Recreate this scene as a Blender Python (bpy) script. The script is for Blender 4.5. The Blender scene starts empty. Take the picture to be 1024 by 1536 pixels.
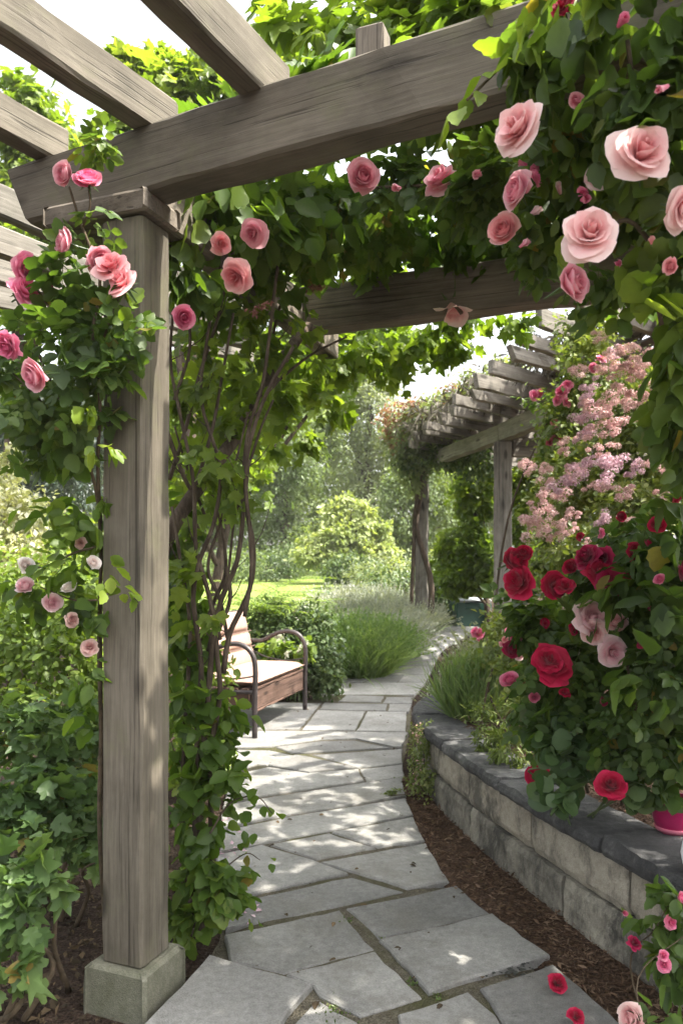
import bpy, math, random
import numpy as np
from mathutils import Vector, Matrix, noise as mnoise

R = math.radians
F = 1150.0           # focal length in photograph pixels (1024 wide)
HZ = 850.0           # horizon row
EYE = 1.5
HAZE = 0.0008
sc = bpy.context.scene
COL = sc.collection
rs = np.random.RandomState

# ------------------------------------------------------------------ geometry of the place
def _ss(a, b, t):
    t = min(1.0, max(0.0, (t - a) / (b - a)))
    return t * t * (3 - 2 * t)

def gz(y):
    """height of the garden floor: flat by the pergola, then a slow rise towards the trees"""
    return 0.35 * _ss(8, 13.5, y) + 0.6 * _ss(13, 26, y) + 0.75 * _ss(24, 45, y)

def P(px, py, Y):
    return np.array([(px - 512) / F * Y, Y, EYE - (py - HZ) / F * Y])

def G(px, py, z=None):
    """point of the ground (or of a level z) seen along this line of sight"""
    lo, hi = 1.0, 60.0
    for _ in range(50):
        m = 0.5 * (lo + hi)
        g = gz(m) if z is None else z
        if (EYE - g) * F / m > py - HZ: lo = m
        else: hi = m
    return np.array([(px - 512) / F * lo, lo, gz(lo) if z is None else z])

# ------------------------------------------------------------------ objects
def tag(o, label=None, cat=None, group=None, kind=None):
    if label: o['label'] = label
    if cat: o['category'] = cat
    if group: o['group'] = group
    if kind: o['kind'] = kind
    return o

def thing(name, label, cat, loc=(0, 0, 0), group=None):
    o = bpy.data.objects.new(name, None)
    o.empty_display_size = 0.1
    COL.objects.link(o)
    o.location = [float(c) for c in loc]
    return tag(o, label, cat, group)

def make_mesh(name, V, faces, mat=None, smooth=False, attr=None):
    """V (n,3) array; faces: list of arrays (m,k) or a list of index tuples"""
    me = bpy.data.meshes.new(name)
    V = np.asarray(V, dtype=np.float32)
    if len(faces) and isinstance(faces[0], np.ndarray) and faces[0].ndim == 2:
        idx = np.concatenate([f.reshape(-1) for f in faces]).astype(np.int32)
        tot = np.concatenate([np.full(len(f), f.shape[1], dtype=np.int32) for f in faces])
    else:
        idx = np.array([i for f in faces for i in f], dtype=np.int32)
        tot = np.array([len(f) for f in faces], dtype=np.int32)
    start = np.concatenate([[0], np.cumsum(tot)[:-1]]).astype(np.int32)
    me.vertices.add(len(V)); me.vertices.foreach_set('co', V.reshape(-1))
    me.loops.add(len(idx)); me.loops.foreach_set('vertex_index', idx)
    me.polygons.add(len(tot)); me.polygons.foreach_set('loop_start', start)
    me.polygons.foreach_set('use_smooth', np.full(len(tot), bool(smooth)))
    if attr is not None:
        a = me.attributes.new('tone', 'FLOAT', 'POINT')
        a.data.foreach_set('value', np.asarray(attr, dtype=np.float32))
    me.update(calc_edges=True)
    me.validate()
    if mat: me.materials.append(mat)
    return me

def link(name, me, parent=None, loc=None, label=None):
    o = bpy.data.objects.new(name, me)
    COL.objects.link(o)
    if parent is not None: o.parent = parent
    if loc is not None: o.location = [float(c) for c in loc]
    if label: o['label'] = label
    return o

def part(name, VF, mat, parent, smooth=False, label=None, attr=None):
    """world-space geometry becomes a child of an unrotated thing"""
    V, Fc = VF
    off = np.array(wloc(parent)) if parent is not None else np.zeros(3)
    if any(k in name for k in ('foliage', 'leaves', 'canopy')): smooth = True
    return link(name, make_mesh(name, np.asarray(V) - off, Fc, mat, smooth, attr), parent, None, label)

def wloc(o):
    v = np.array(o.location)
    while o.parent is not None:
        o = o.parent; v = v + np.array(o.location)
    return v

class Acc:
    def __init__(s): s.v = []; s.f = []; s.n = 0
    def add(s, V, Fc):
        V = np.asarray(V, dtype=float)
        s.v.append(V)
        for f in Fc: s.f.append(tuple(int(i) + s.n for i in f))
        s.n += len(V)
    def get(s): return np.concatenate(s.v), s.f

def unit(v):
    v = np.asarray(v, dtype=float)
    return v / np.maximum(np.linalg.norm(v, axis=-1, keepdims=True), 1e-9)

def smooth_path(pts, k=5):
    pts = np.asarray(pts, dtype=float)
    if len(pts) < 3: 
        return np.array([pts[0] * (1 - t) + pts[-1] * t for t in np.linspace(0, 1, k + 1)])
    Q = np.vstack([2 * pts[0] - pts[1], pts, 2 * pts[-1] - pts[-2]])
    out = []
    for i in range(1, len(Q) - 2):
        p0, p1, p2, p3 = Q[i - 1], Q[i], Q[i + 1], Q[i + 2]
        for t in np.arange(k) / k:
            out.append(0.5 * (2 * p1 + (p2 - p0) * t + (2 * p0 - 5 * p1 + 4 * p2 - p3) * t * t + (3 * p1 - p0 - 3 * p2 + p3) * t ** 3))
    out.append(pts[-1])
    return np.array(out)

def tube(pts, r0, r1=None, n=7, k=5, rough=0.0, seed=0, flat=1.0):
    """tapered tube along a smoothed line"""
    C = smooth_path(pts, k)
    m = len(C)
    if r1 is None: r1 = r0
    rad = np.linspace(r0, r1, m)
    T = unit(np.gradient(C, axis=0))
    ref = np.array([0, 0, 1.0]) if abs(T[0][2]) < 0.9 else np.array([1.0, 0, 0])
    nrm = unit(np.cross(T[0], ref))
    rng = rs(seed)
    V = []
    for i in range(m):
        nrm = unit(nrm - T[i] * np.dot(nrm, T[i]))
        b = np.cross(T[i], nrm)
        for j in range(n):
            a = 2 * math.pi * j / n
            q = rad[i] * (1 + rough * (rng.rand() - 0.5))
            V.append(C[i] + q * (math.cos(a) * nrm + flat * math.sin(a) * b))
    Fc = []
    for i in range(m - 1):
        for j in range(n):
            a, b = i * n + j, i * n + (j + 1) % n
            Fc.append((a, b, b + n, a + n))
    Fc.append(tuple(range(n - 1, -1, -1)))
    Fc.append(tuple((m - 1) * n + j for j in range(n)))
    return np.array(V), Fc

def tubes(list_of, **kw):
    a = Acc()
    for i, t in enumerate(list_of):
        V, Fc = tube(t[0], t[1], t[2] if len(t) > 2 else None, seed=i, **kw)
        a.add(V, Fc)
    return a.get()

# ------------------------------------------------------------------ materials
def new_mat(name):
    m = bpy.data.materials.new(name); m.use_nodes = True
    nt = m.node_tree
    for n in list(nt.nodes): nt.nodes.remove(n)
    out = nt.nodes.new('ShaderNodeOutputMaterial')
    return m, nt, out

def N(nt, t, **kw):
    n = nt.nodes.new(t)
    for k, v in kw.items():
        if k in n.inputs: n.inputs[k].default_value = v
        else: setattr(n, k, v)
    return n

def ramp(nt, stops, interp='LINEAR'):
    r = nt.nodes.new('ShaderNodeValToRGB')
    r.color_ramp.interpolation = interp
    els = r.color_ramp.elements
    while len(els) < len(stops): els.new(0.5)
    for e, (p, c) in zip(els, stops):
        e.position = p; e.color = (*c, 1) if len(c) == 3 else c
    return r

def noise_node(nt, vec, scale, detail=6, rough=0.6, dist=0.0):
    n = nt.nodes.new('ShaderNodeTexNoise')
    n.inputs['Scale'].default_value = scale
    n.inputs['Detail'].default_value = detail
    n.inputs['Roughness'].default_value = rough
    n.inputs['Distortion'].default_value = dist
    if vec is not None: nt.links.new(vec, n.inputs['Vector'])
    return n

def mixc(nt, fac, a, b, mode='MIX'):
    m = nt.nodes.new('ShaderNodeMix'); m.data_type = 'RGBA'; m.blend_type = mode
    for s, v in ((m.inputs[0], fac), (m.inputs[6], a), (m.inputs[7], b)):
        if isinstance(v, (int, float)): s.default_value = v
        elif isinstance(v, tuple): s.default_value = (*v, 1) if len(v) == 3 else v
        else: nt.links.new(v, s)
    return m.outputs[2]

def n2_fac(nt, tc):
    return noise_node(nt, tc.outputs['Object'], 35, 3, 0.6).outputs['Fac']

def leaf_mat(name, c0, c1, c2, trans=0.35, tcol=None, rough=0.45, clump=1.2, spec=0.4, old=0.0, rnd=0.62):
    """leaf: per-leaf tone from dark c0 through c1 to light c2, drifting slowly through the plant; light passes through the blade"""
    m, nt, out = new_mat(name)
    geo = N(nt, 'ShaderNodeNewGeometry')
    tc = N(nt, 'ShaderNodeTexCoord')
    nz = noise_node(nt, tc.outputs['Object'], clump, 2, 0.5)
    add = N(nt, 'ShaderNodeMath', operation='MULTIPLY_ADD')
    nt.links.new(geo.outputs['Random Per Island'], add.inputs[0]); add.inputs[1].default_value = rnd
    sub = N(nt, 'ShaderNodeMath', operation='MULTIPLY_ADD')
    nt.links.new(nz.outputs['Fac'], sub.inputs[0]); sub.inputs[1].default_value = 1.3; sub.inputs[2].default_value = -0.46 + 0.5 * (0.62 - rnd)
    nt.links.new(sub.outputs[0], add.inputs[2])
    rp = ramp(nt, [(0.0, c0), (0.5, c1), (1.0, c2)])
    nt.links.new(add.outputs[0], rp.inputs[0])
    if old:
        wn = N(nt, 'ShaderNodeTexWhiteNoise', noise_dimensions='1D'); nt.links.new(geo.outputs['Random Per Island'], wn.inputs['W'])
        gt = ramp(nt, [(1 - old, (0, 0, 0)), (1 - old * 0.4, (1, 1, 1))]); nt.links.new(wn.outputs['Value'], gt.inputs[0])
        yc = mixc(nt, n2_fac(nt, tc), (0.30, 0.25, 0.05), (0.17, 0.10, 0.035))
        rp2 = mixc(nt, gt.outputs[0], rp.outputs[0], yc)
    else: rp2 = rp.outputs[0]
    # fine mottling and pale veins inside each blade
    n2 = noise_node(nt, tc.outputs['Object'], 60, 3, 0.6)
    col = mixc(nt, n2.outputs['Fac'], rp2, mixc(nt, 0.3, rp2, (0.02, 0.03, 0.01)))
    p = N(nt, 'ShaderNodeBsdfPrincipled', Roughness=rough)
    p.inputs['Specular IOR Level'].default_value = spec
    nt.links.new(col, p.inputs['Base Color'])
    t = N(nt, 'ShaderNodeBsdfTranslucent')
    tint = mixc(nt, 1.0, col, tcol or (1.7, 1.75, 0.55), 'MULTIPLY')
    nt.links.new(tint, t.inputs['Color'])
    mx = N(nt, 'ShaderNodeMixShader'); mx.inputs[0].default_value = trans
    nt.links.new(p.outputs[0], mx.inputs[1]); nt.links.new(t.outputs[0], mx.inputs[2])
    nt.links.new(mx.outputs[0], out.inputs[0])
    return m

def petal_mat(name, stops, trans=0.3, rough=0.55):
    m, nt, out = new_mat(name)
    at = N(nt, 'ShaderNodeAttribute', attribute_name='tone')
    tc = N(nt, 'ShaderNodeTexCoord')
    nz = noise_node(nt, tc.outputs['Object'], 4.0, 4, 0.6)
    add = N(nt, 'ShaderNodeMath', operation='MULTIPLY_ADD')
    nt.links.new(nz.outputs['Fac'], add.inputs[0]); add.inputs[1].default_value = 0.35
    sub = N(nt, 'ShaderNodeMath', operation='SUBTRACT'); sub.inputs[1].default_value = 0.175
    nt.links.new(at.outputs['Fac'], sub.inputs[0]); nt.links.new(sub.outputs[0], add.inputs[2])
    rp = ramp(nt, stops); nt.links.new(add.outputs[0], rp.inputs[0])
    p = N(nt, 'ShaderNodeBsdfPrincipled', Roughness=rough)
    p.inputs['Specular IOR Level'].default_value = 0.25
    p.inputs['Sheen Weight'].default_value = 0.15
    nt.links.new(rp.outputs[0], p.inputs['Base Color'])
    t = N(nt, 'ShaderNodeBsdfTranslucent'); nt.links.new(rp.outputs[0], t.inputs['Color'])
    mx = N(nt, 'ShaderNodeMixShader'); mx.inputs[0].default_value = trans
    nt.links.new(p.outputs[0], mx.inputs[1]); nt.links.new(t.outputs[0], mx.inputs[2])
    nt.links.new(mx.outputs[0], out.inputs[0])
    return m

def wood_mat(name, dark, mid, light, moss=None, bump=0.35, scale=1.0):
    """weathered timber: grain runs along the local X of each board"""
    m, nt, out = new_mat(name)
    tc = N(nt, 'ShaderNodeTexCoord')
    oi = N(nt, 'ShaderNodeObjectInfo')
    sh = N(nt, 'ShaderNodeVectorMath', operation='MULTIPLY_ADD')
    cmb = N(nt, 'ShaderNodeCombineXYZ')
    for k in range(3): nt.links.new(oi.outputs['Random'], cmb.inputs[k])
    nt.links.new(cmb.outputs[0], sh.inputs[0]); sh.inputs[1].default_value = (17, 13, 11)
    nt.links.new(tc.outputs['Object'], sh.inputs[2])
    def mp(s):
        q = N(nt, 'ShaderNodeMapping'); q.inputs['Scale'].default_value = s
        nt.links.new(sh.outputs[0], q.inputs['Vector']); return q.outputs[0]
    g1 = noise_node(nt, mp((3.2 * scale, 85 * scale, 85 * scale)), 1.0, 8, 0.7, 0.5)
    g2 = noise_node(nt, mp((0.7 * scale, 9 * scale, 9 * scale)), 1.0, 5, 0.6, 0.6)
    blot = noise_node(nt, mp((2.2, 3.2, 3.2)), 1.0, 5, 0.65)
    crack = noise_node(nt, mp((1.1 * scale, 80 * scale, 80 * scale)), 1.0, 3, 0.5, 0.2)
    r1 = ramp(nt, [(0.30, dark), (0.5, mid), (0.70, light)])
    a = N(nt, 'ShaderNodeMath', operation='MULTIPLY_ADD'); a.inputs[1].default_value = 0.55
    nt.links.new(g1.outputs['Fac'], a.inputs[0])
    b = N(nt, 'ShaderNodeMath', operation='MULTIPLY'); b.inputs[1].default_value = 0.45
    nt.links.new(g2.outputs['Fac'], b.inputs[0]); nt.links.new(b.outputs[0], a.inputs[2])
    nt.links.new(a.outputs[0], r1.inputs[0])
    cr = ramp(nt, [(0.60, (0, 0, 0)), (0.68, (1, 1, 1))])
    nt.links.new(crack.outputs['Fac'], cr.inputs[0])
    crf = N(nt, 'ShaderNodeMath', operation='MULTIPLY'); crf.inputs[1].default_value = 0.6
    nt.links.new(cr.outputs[0], crf.inputs[0])
    col = mixc(nt, crf.outputs[0], r1.outputs[0], tuple(c * 0.35 for c in dark))
    bl = ramp(nt, [(0.42, (1, 1, 1)), (0.7, (0.55, 0.56, 0.55))]); nt.links.new(blot.outputs['Fac'], bl.inputs[0])
    col = mixc(nt, 1.0, col, bl.outputs[0], 'MULTIPLY')
    if moss:
        ms = ramp(nt, [(0.52, (0, 0, 0)), (0.7, (0.7, 0.7, 0.7))])
        mn = noise_node(nt, mp((3, 4, 4)), 1.3, 7, 0.7); nt.links.new(mn.outputs['Fac'], ms.inputs[0])
        col = mixc(nt, ms.outputs[0], col, moss)
    kn = N(nt, 'ShaderNodeTexVoronoi'); kn.inputs['Scale'].default_value = 1.0; kn.inputs['Randomness'].default_value = 1.0
    nt.links.new(mp((2.4, 7.5, 7.5)), kn.inputs['Vector'])
    kr = ramp(nt, [(0.10, (0.85,) * 3), (0.2, (0, 0, 0))]); nt.links.new(kn.outputs['Distance'], kr.inputs[0])
    col = mixc(nt, kr.outputs[0], col, tuple(c * 0.45 for c in dark))
    p = N(nt, 'ShaderNodeBsdfPrincipled', Roughness=0.85); p.inputs['Specular IOR Level'].default_value = 0.25
    nt.links.new(col, p.inputs['Base Color'])
    hs = N(nt, 'ShaderNodeMath', operation='SUBTRACT'); nt.links.new(a.outputs[0], hs.inputs[0]); nt.links.new(crf.outputs[0], hs.inputs[1])
    bp = N(nt, 'ShaderNodeBump', Strength=bump, Distance=0.01); nt.links.new(hs.outputs[0], bp.inputs['Height'])
    nt.links.new(bp.outputs[0], p.inputs['Normal'])
    nt.links.new(p.outputs[0], out.inputs[0])
    return m

def stone_mat(name, cols, stain=None, stain_rng=(0.5, 0.68), sscale=3.0, bump=0.5, big=2.2, fine=45, rough=0.8, pale=None, island=0.35, spec=0.3):
    m, nt, out = new_mat(name)
    tc = N(nt, 'ShaderNodeTexCoord'); geo = N(nt, 'ShaderNodeNewGeometry')
    sh = N(nt, 'ShaderNodeVectorMath', operation='MULTIPLY_ADD')
    cmb = N(nt, 'ShaderNodeCombineXYZ')
    for k in range(3): nt.links.new(geo.outputs['Random Per Island'], cmb.inputs[k])
    nt.links.new(cmb.outputs[0], sh.inputs[0]); sh.inputs[1].default_value = (31, 17, 23)
    nt.links.new(tc.outputs['Object'], sh.inputs[2])
    v = sh.outputs[0]
    n1 = noise_node(nt, v, big, 8, 0.68, 0.3)
    n2 = noise_node(nt, v, fine, 6, 0.75)
    n3 = noise_node(nt, v, 210, 2, 0.6)
    a = N(nt, 'ShaderNodeMath', operation='MULTIPLY_ADD'); a.inputs[1].default_value = 0.55
    nt.links.new(n1.outputs['Fac'], a.inputs[0])
    b = N(nt, 'ShaderNodeMath', operation='MULTIPLY'); b.inputs[1].default_value = 0.45
    nt.links.new(n2.outputs['Fac'], b.inputs[0]); nt.links.new(b.outputs[0], a.inputs[2])
    r1 = ramp(nt, [(0.32, cols[0]), (0.5, cols[1]), (0.68, cols[2])]); nt.links.new(a.outputs[0], r1.inputs[0])
    col = r1.outputs[0]
    isl = ramp(nt, [(0, (1 - island,) * 3), (1, (1 + island * 0.4, 1 + island * 0.38, 1 + island * 0.33))])
    nt.links.new(geo.outputs['Random Per Island'], isl.inputs[0])
    col = mixc(nt, 1.0, col, isl.outputs[0], 'MULTIPLY')
    if stain:
        mp_ = N(nt, 'ShaderNodeMapping'); mp_.inputs['Scale'].default_value = (1, 1, 0.55); nt.links.new(v, mp_.inputs['Vector'])
        ns = noise_node(nt, mp_.outputs[0], sscale, 10, 0.78, 0.0)
        rsn = ramp(nt, [(stain_rng[0], (0, 0, 0)), (stain_rng[1], (0.92,) * 3)]); nt.links.new(ns.outputs['Fac'], rsn.inputs[0])
        col = mixc(nt, rsn.outputs[0], col, stain)
    if pale:
        np_ = noise_node(nt, v, 9, 9, 0.8, 0.2)
        rpn = ramp(nt, [(0.60, (0, 0, 0)), (0.72, (0.7,) * 3)]); nt.links.new(np_.outputs['Fac'], rpn.inputs[0])
        col = mixc(nt, rpn.outputs[0], col, pale)
    sp = ramp(nt, [(0.35, (0.78,) * 3), (0.62, (1.12,) * 3)]); nt.links.new(n3.outputs['Fac'], sp.inputs[0])
    col = mixc(nt, 0.7, col, mixc(nt, 1.0, col, sp.outputs[0], 'MULTIPLY'))
    p = N(nt, 'ShaderNodeBsdfPrincipled', Roughness=rough); p.inputs['Specular IOR Level'].default_value = spec
    nt.links.new(col, p.inputs['Base Color'])
    h = N(nt, 'ShaderNodeMath', operation='MULTIPLY_ADD'); h.inputs[1].default_value = 0.35
    nt.links.new(n3.outputs['Fac'], h.inputs[0]); nt.links.new(a.outputs[0], h.inputs[2])
    bp = N(nt, 'ShaderNodeBump', Strength=bump, Distance=0.02); nt.links.new(h.outputs[0], bp.inputs['Height'])
    nt.links.new(bp.outputs[0], p.inputs['Normal'])
    nt.links.new(p.outputs[0], out.inputs[0])
    return m

def ground_mat(name, cols, scale=18, bump=0.8, patch=None):
    m, nt, out = new_mat(name)
    tc = N(nt, 'ShaderNodeTexCoord')
    n1 = noise_node(nt, tc.outputs['Object'], scale, 8, 0.75, 0.4)
    n2 = noise_node(nt, tc.outputs['Object'], scale * 6, 4, 0.7)
    vo = N(nt, 'ShaderNodeTexVoronoi'); vo.inputs['Scale'].default_value = scale * 4
    nt.links.new(tc.outputs['Object'], vo.inputs['Vector'])
    a = N(nt, 'ShaderNodeMath', operation='MULTIPLY_ADD'); a.inputs[1].default_value = 0.5
    nt.links.new(n1.outputs['Fac'], a.inputs[0])
    b = N(nt, 'ShaderNodeMath', operation='MULTIPLY'); b.inputs[1].default_value = 0.5
    nt.links.new(n2.outputs['Fac'], b.inputs[0]); nt.links.new(b.outputs[0], a.inputs[2])
    r1 = ramp(nt, [(0.34, cols[0]), (0.5, cols[1]), (0.66, cols[2])]); nt.links.new(a.outputs[0], r1.inputs[0])
    col = r1.outputs[0]
    if patch:
        n3 = noise_node(nt, tc.outputs['Object'], 1.1, 6, 0.7)
        r3 = ramp(nt, [(0.5, (0, 0, 0)), (0.6, (0.85,) * 3)]); nt.links.new(n3.outputs['Fac'], r3.inputs[0])
        col = mixc(nt, r3.outputs[0], col, patch)
    p = N(nt, 'ShaderNodeBsdfPrincipled', Roughness=0.95); p.inputs['Specular IOR Level'].default_value = 0.1
    nt.links.new(col, p.inputs['Base Color'])
    h = N(nt, 'ShaderNodeMath', operation='ADD'); nt.links.new(a.outputs[0], h.inputs[0]); nt.links.new(vo.outputs['Distance'], h.inputs[1])
    bp = N(nt, 'ShaderNodeBump', Strength=bump, Distance=0.02); nt.links.new(h.outputs[0], bp.inputs['Height'])
    nt.links.new(bp.outputs[0], p.inputs['Normal'])
    nt.links.new(p.outputs[0], out.inputs[0])
    return m

def plain_mat(name, c0, c1, rough=0.5, scale=12, metal=0.0, bump=0.1, spec=0.5):
    m, nt, out = new_mat(name)
    tc = N(nt, 'ShaderNodeTexCoord')
    n1 = noise_node(nt, tc.outputs['Object'], scale, 7, 0.7)
    r1 = ramp(nt, [(0.3, c0), (0.7, c1)]); nt.links.new(n1.outputs['Fac'], r1.inputs[0])
    p = N(nt, 'ShaderNodeBsdfPrincipled', Roughness=rough, Metallic=metal); p.inputs['Specular IOR Level'].default_value = spec
    nt.links.new(r1.outputs[0], p.inputs['Base Color'])
    bp = N(nt, 'ShaderNodeBump', Strength=bump, Distance=0.01); nt.links.new(n1.outputs['Fac'], bp.inputs['Height'])
    nt.links.new(bp.outputs[0], p.inputs['Normal'])
    nt.links.new(p.outputs[0], out.inputs[0])
    return m

M = {}
M['timber'] = wood_mat('weathered_timber', (0.08, 0.068, 0.051), (0.136, 0.118, 0.09), (0.21, 0.184, 0.146), moss=(0.13, 0.125, 0.075))
M['timber_grey'] = wood_mat('grey_timber', (0.10, 0.09, 0.075), (0.21, 0.19, 0.16), (0.34, 0.315, 0.275), scale=0.8)
M['timber_dark'] = wood_mat('brown_timber', (0.085, 0.07, 0.054), (0.175, 0.148, 0.117), (0.28, 0.24, 0.195))
def bark_mat(name, dark, mid, light, sc_=(38, 38, 5)):
    m, nt, out = new_mat(name)
    tc = N(nt, 'ShaderNodeTexCoord'); q = N(nt, 'ShaderNodeMapping'); q.inputs['Scale'].default_value = sc_
    nt.links.new(tc.outputs['Object'], q.inputs['Vector'])
    g1 = noise_node(nt, q.outputs[0], 1.0, 8, 0.7, 0.6); g2 = noise_node(nt, tc.outputs['Object'], 7, 6, 0.7)
    a = N(nt, 'ShaderNodeMath', operation='MULTIPLY_ADD'); a.inputs[1].default_value = 0.6
    nt.links.new(g1.outputs['Fac'], a.inputs[0]); b = N(nt, 'ShaderNodeMath', operation='MULTIPLY'); b.inputs[1].default_value = 0.4
    nt.links.new(g2.outputs['Fac'], b.inputs[0]); nt.links.new(b.outputs[0], a.inputs[2])
    r1 = ramp(nt, [(0.36, dark), (0.5, mid), (0.66, light)]); nt.links.new(a.outputs[0], r1.inputs[0])
    p = N(nt, 'ShaderNodeBsdfPrincipled', Roughness=0.9); p.inputs['Specular IOR Level'].default_value = 0.2
    nt.links.new(r1.outputs[0], p.inputs['Base Color'])
    bp_ = N(nt, 'ShaderNodeBump', Strength=0.9, Distance=0.012); nt.links.new(a.outputs[0], bp_.inputs['Height']); nt.links.new(bp_.outputs[0], p.inputs['Normal'])
    nt.links.new(p.outputs[0], out.inputs[0])
    return m
M['bark'] = bark_mat('bark', (0.032, 0.024, 0.017), (0.078, 0.058, 0.042), (0.165, 0.13, 0.095))
M['twig'] = plain_mat('twig_bark', (0.045, 0.035, 0.022), (0.13, 0.095, 0.06), 0.8, 25, bump=0.4, spec=0.2)
M['green_stem'] = plain_mat('green_stem', (0.06, 0.09, 0.03), (0.12, 0.15, 0.06), 0.6, 25)
M['slab'] = stone_mat('bluestone', [(0.145, 0.142, 0.133), (0.265, 0.261, 0.248), (0.40, 0.393, 0.372)], stain=(0.17, 0.158, 0.135), stain_rng=(0.50, 0.72), sscale=2.4, island=0.3, bump=0.8, fine=38)
M['wallstone'] = stone_mat('wall_stone', [(0.24, 0.21, 0.16), (0.41, 0.37, 0.295), (0.54, 0.495, 0.405)], stain=(0.09, 0.084, 0.07), stain_rng=(0.455, 0.575), sscale=3.8, island=0.2, bump=1.0, pale=(0.56, 0.52, 0.44), fine=30)
M['wallstone_dark'] = stone_mat('wall_stone_damp', [(0.15, 0.14, 0.115), (0.29, 0.27, 0.22), (0.45, 0.42, 0.345)], stain=(0.06, 0.057, 0.05), stain_rng=(0.46, 0.6), sscale=3.4, island=0.25, bump=1.0, pale=(0.5, 0.475, 0.41), fine=30)
M['coping'] = stone_mat('coping_stone', [(0.04, 0.04, 0.041), (0.092, 0.092, 0.092), (0.2, 0.2, 0.197)], stain=(0.035, 0.035, 0.037), stain_rng=(0.47, 0.6), sscale=3.0, island=0.3, bump=1.0, pale=(0.40, 0.40, 0.39), fine=26)
M['plinth'] = stone_mat('mossy_concrete', [(0.10, 0.098, 0.07), (0.17, 0.165, 0.125), (0.26, 0.25, 0.2)], stain=(0.09, 0.095, 0.055), stain_rng=(0.45, 0.7), sscale=4, island=0.05, bump=0.5)
M['joint'] = ground_mat('joint_grit', [(0.06, 0.052, 0.038), (0.13, 0.115, 0.085), (0.24, 0.22, 0.17)], 30, 0.8, patch=(0.085, 0.085, 0.04))
M['mulch'] = ground_mat('warm_mulch', [(0.028, 0.017, 0.011), (0.085, 0.053, 0.036), (0.19, 0.125, 0.085)], 16, 1.0)
M['soil'] = ground_mat('mulch_soil', [(0.014, 0.01, 0.007), (0.045, 0.03, 0.022), (0.105, 0.075, 0.055)], 16, 1.0)
M['gravel'] = ground_mat('pale_gravel', [(0.28, 0.26, 0.22), (0.42, 0.4, 0.35), (0.55, 0.53, 0.48)], 30, 0.6)
M['lawn'] = ground_mat('lawn_turf', [(0.10, 0.15, 0.03), (0.17, 0.23, 0.055), (0.26, 0.31, 0.09)], 5, 0.5)
M['cushion'] = plain_mat('cushion_cloth', (0.31, 0.205, 0.16), (0.39, 0.27, 0.215), 0.9, 30, bump=0.15, spec=0.1)
M['seam'] = plain_mat('seam_cloth', (0.12, 0.08, 0.06), (0.2, 0.13, 0.1), 0.9, 30)
M['bench_wood'] = wood_mat('bench_wood', (0.05, 0.028, 0.02), (0.115, 0.068, 0.05), (0.2, 0.13, 0.1))
M['bench_frame'] = plain_mat('bench_metal', (0.035, 0.028, 0.027), (0.08, 0.066, 0.064), 0.42, 20, metal=0.35)
M['bin'] = plain_mat('green_plastic', (0.01, 0.045, 0.03), (0.018, 0.075, 0.05), 0.45, 8)
M['lid'] = plain_mat('grey_lid', (0.3, 0.33, 0.34), (0.42, 0.45, 0.46), 0.5, 8)
M['pot_pink'] = plain_mat('magenta_glaze', (0.32, 0.01, 0.075), (0.45, 0.02, 0.12), 0.3, 6)
M['pot_white'] = plain_mat('white_glaze', (0.68, 0.68, 0.7), (0.8, 0.8, 0.82), 0.35, 6)
M['chip'] = leaf_mat('bark_chip', (0.04, 0.023, 0.015), (0.12, 0.07, 0.045), (0.29, 0.2, 0.14), trans=0.0, rough=0.9, clump=5, spec=0.1)
M['litter'] = leaf_mat('dead_leaf', (0.025, 0.018, 0.012), (0.075, 0.05, 0.03), (0.19, 0.13, 0.075), trans=0.05, rough=0.8, clump=5, spec=0.2)
M['moss'] = leaf_mat('moss_tuft', (0.05, 0.08, 0.02), (0.09, 0.14, 0.03), (0.16, 0.2, 0.05), trans=0.2, clump=6)

M['l_rose'] = leaf_mat('rose_leaf', (0.042, 0.082, 0.02), (0.085, 0.148, 0.034), (0.165, 0.23, 0.058), trans=0.45, old=0.022)
M['l_rose_dark'] = leaf_mat('dark_rose_leaf', (0.045, 0.085, 0.022), (0.092, 0.152, 0.036), (0.18, 0.24, 0.06), trans=0.52, rough=0.42, old=0.04)
M['l_vine'] = leaf_mat('vine_leaf', (0.048, 0.096, 0.016), (0.098, 0.17, 0.028), (0.19, 0.26, 0.05), trans=0.55, old=0.022)
M['l_lime'] = leaf_mat('young_leaf', (0.12, 0.2, 0.025), (0.2, 0.29, 0.04), (0.3, 0.36, 0.06), trans=0.45, clump=6)
M['l_maple'] = leaf_mat('lobed_leaf', (0.055, 0.108, 0.034), (0.105, 0.178, 0.055), (0.18, 0.26, 0.085), trans=0.42, old=0.03)
M['l_bright'] = leaf_mat('bright_leaf', (0.10, 0.16, 0.03), (0.17, 0.245, 0.05), (0.28, 0.34, 0.09), trans=0.45)
M['l_tree'] = leaf_mat('tree_leaf', (0.085, 0.14, 0.02), (0.15, 0.22, 0.034), (0.25, 0.31, 0.06), trans=0.55, clump=0.8)
M['l_grey'] = leaf_mat('grey_green_leaf', (0.14, 0.18, 0.095), (0.24, 0.28, 0.16), (0.37, 0.4, 0.25), trans=0.42, clump=0.5, rnd=0.3)
M['l_far'] = leaf_mat('far_leaf', (0.09, 0.135, 0.055), (0.17, 0.225, 0.095), (0.28, 0.33, 0.15), trans=0.45, clump=0.35, rnd=0.28)
M['l_cedar'] = leaf_mat('cedar_needle', (0.03, 0.05, 0.038), (0.055, 0.08, 0.06), (0.1, 0.12, 0.09), trans=0.15, clump=0.7)
M['l_yellow'] = leaf_mat('golden_leaf', (0.21, 0.265, 0.095), (0.33, 0.385, 0.165), (0.47, 0.495, 0.27), trans=0.35, clump=0.9)
M['l_cream'] = leaf_mat('cream_blossom', (0.24, 0.28, 0.1), (0.48, 0.48, 0.3), (0.72, 0.69, 0.55), trans=0.3, clump=1.5)
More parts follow.
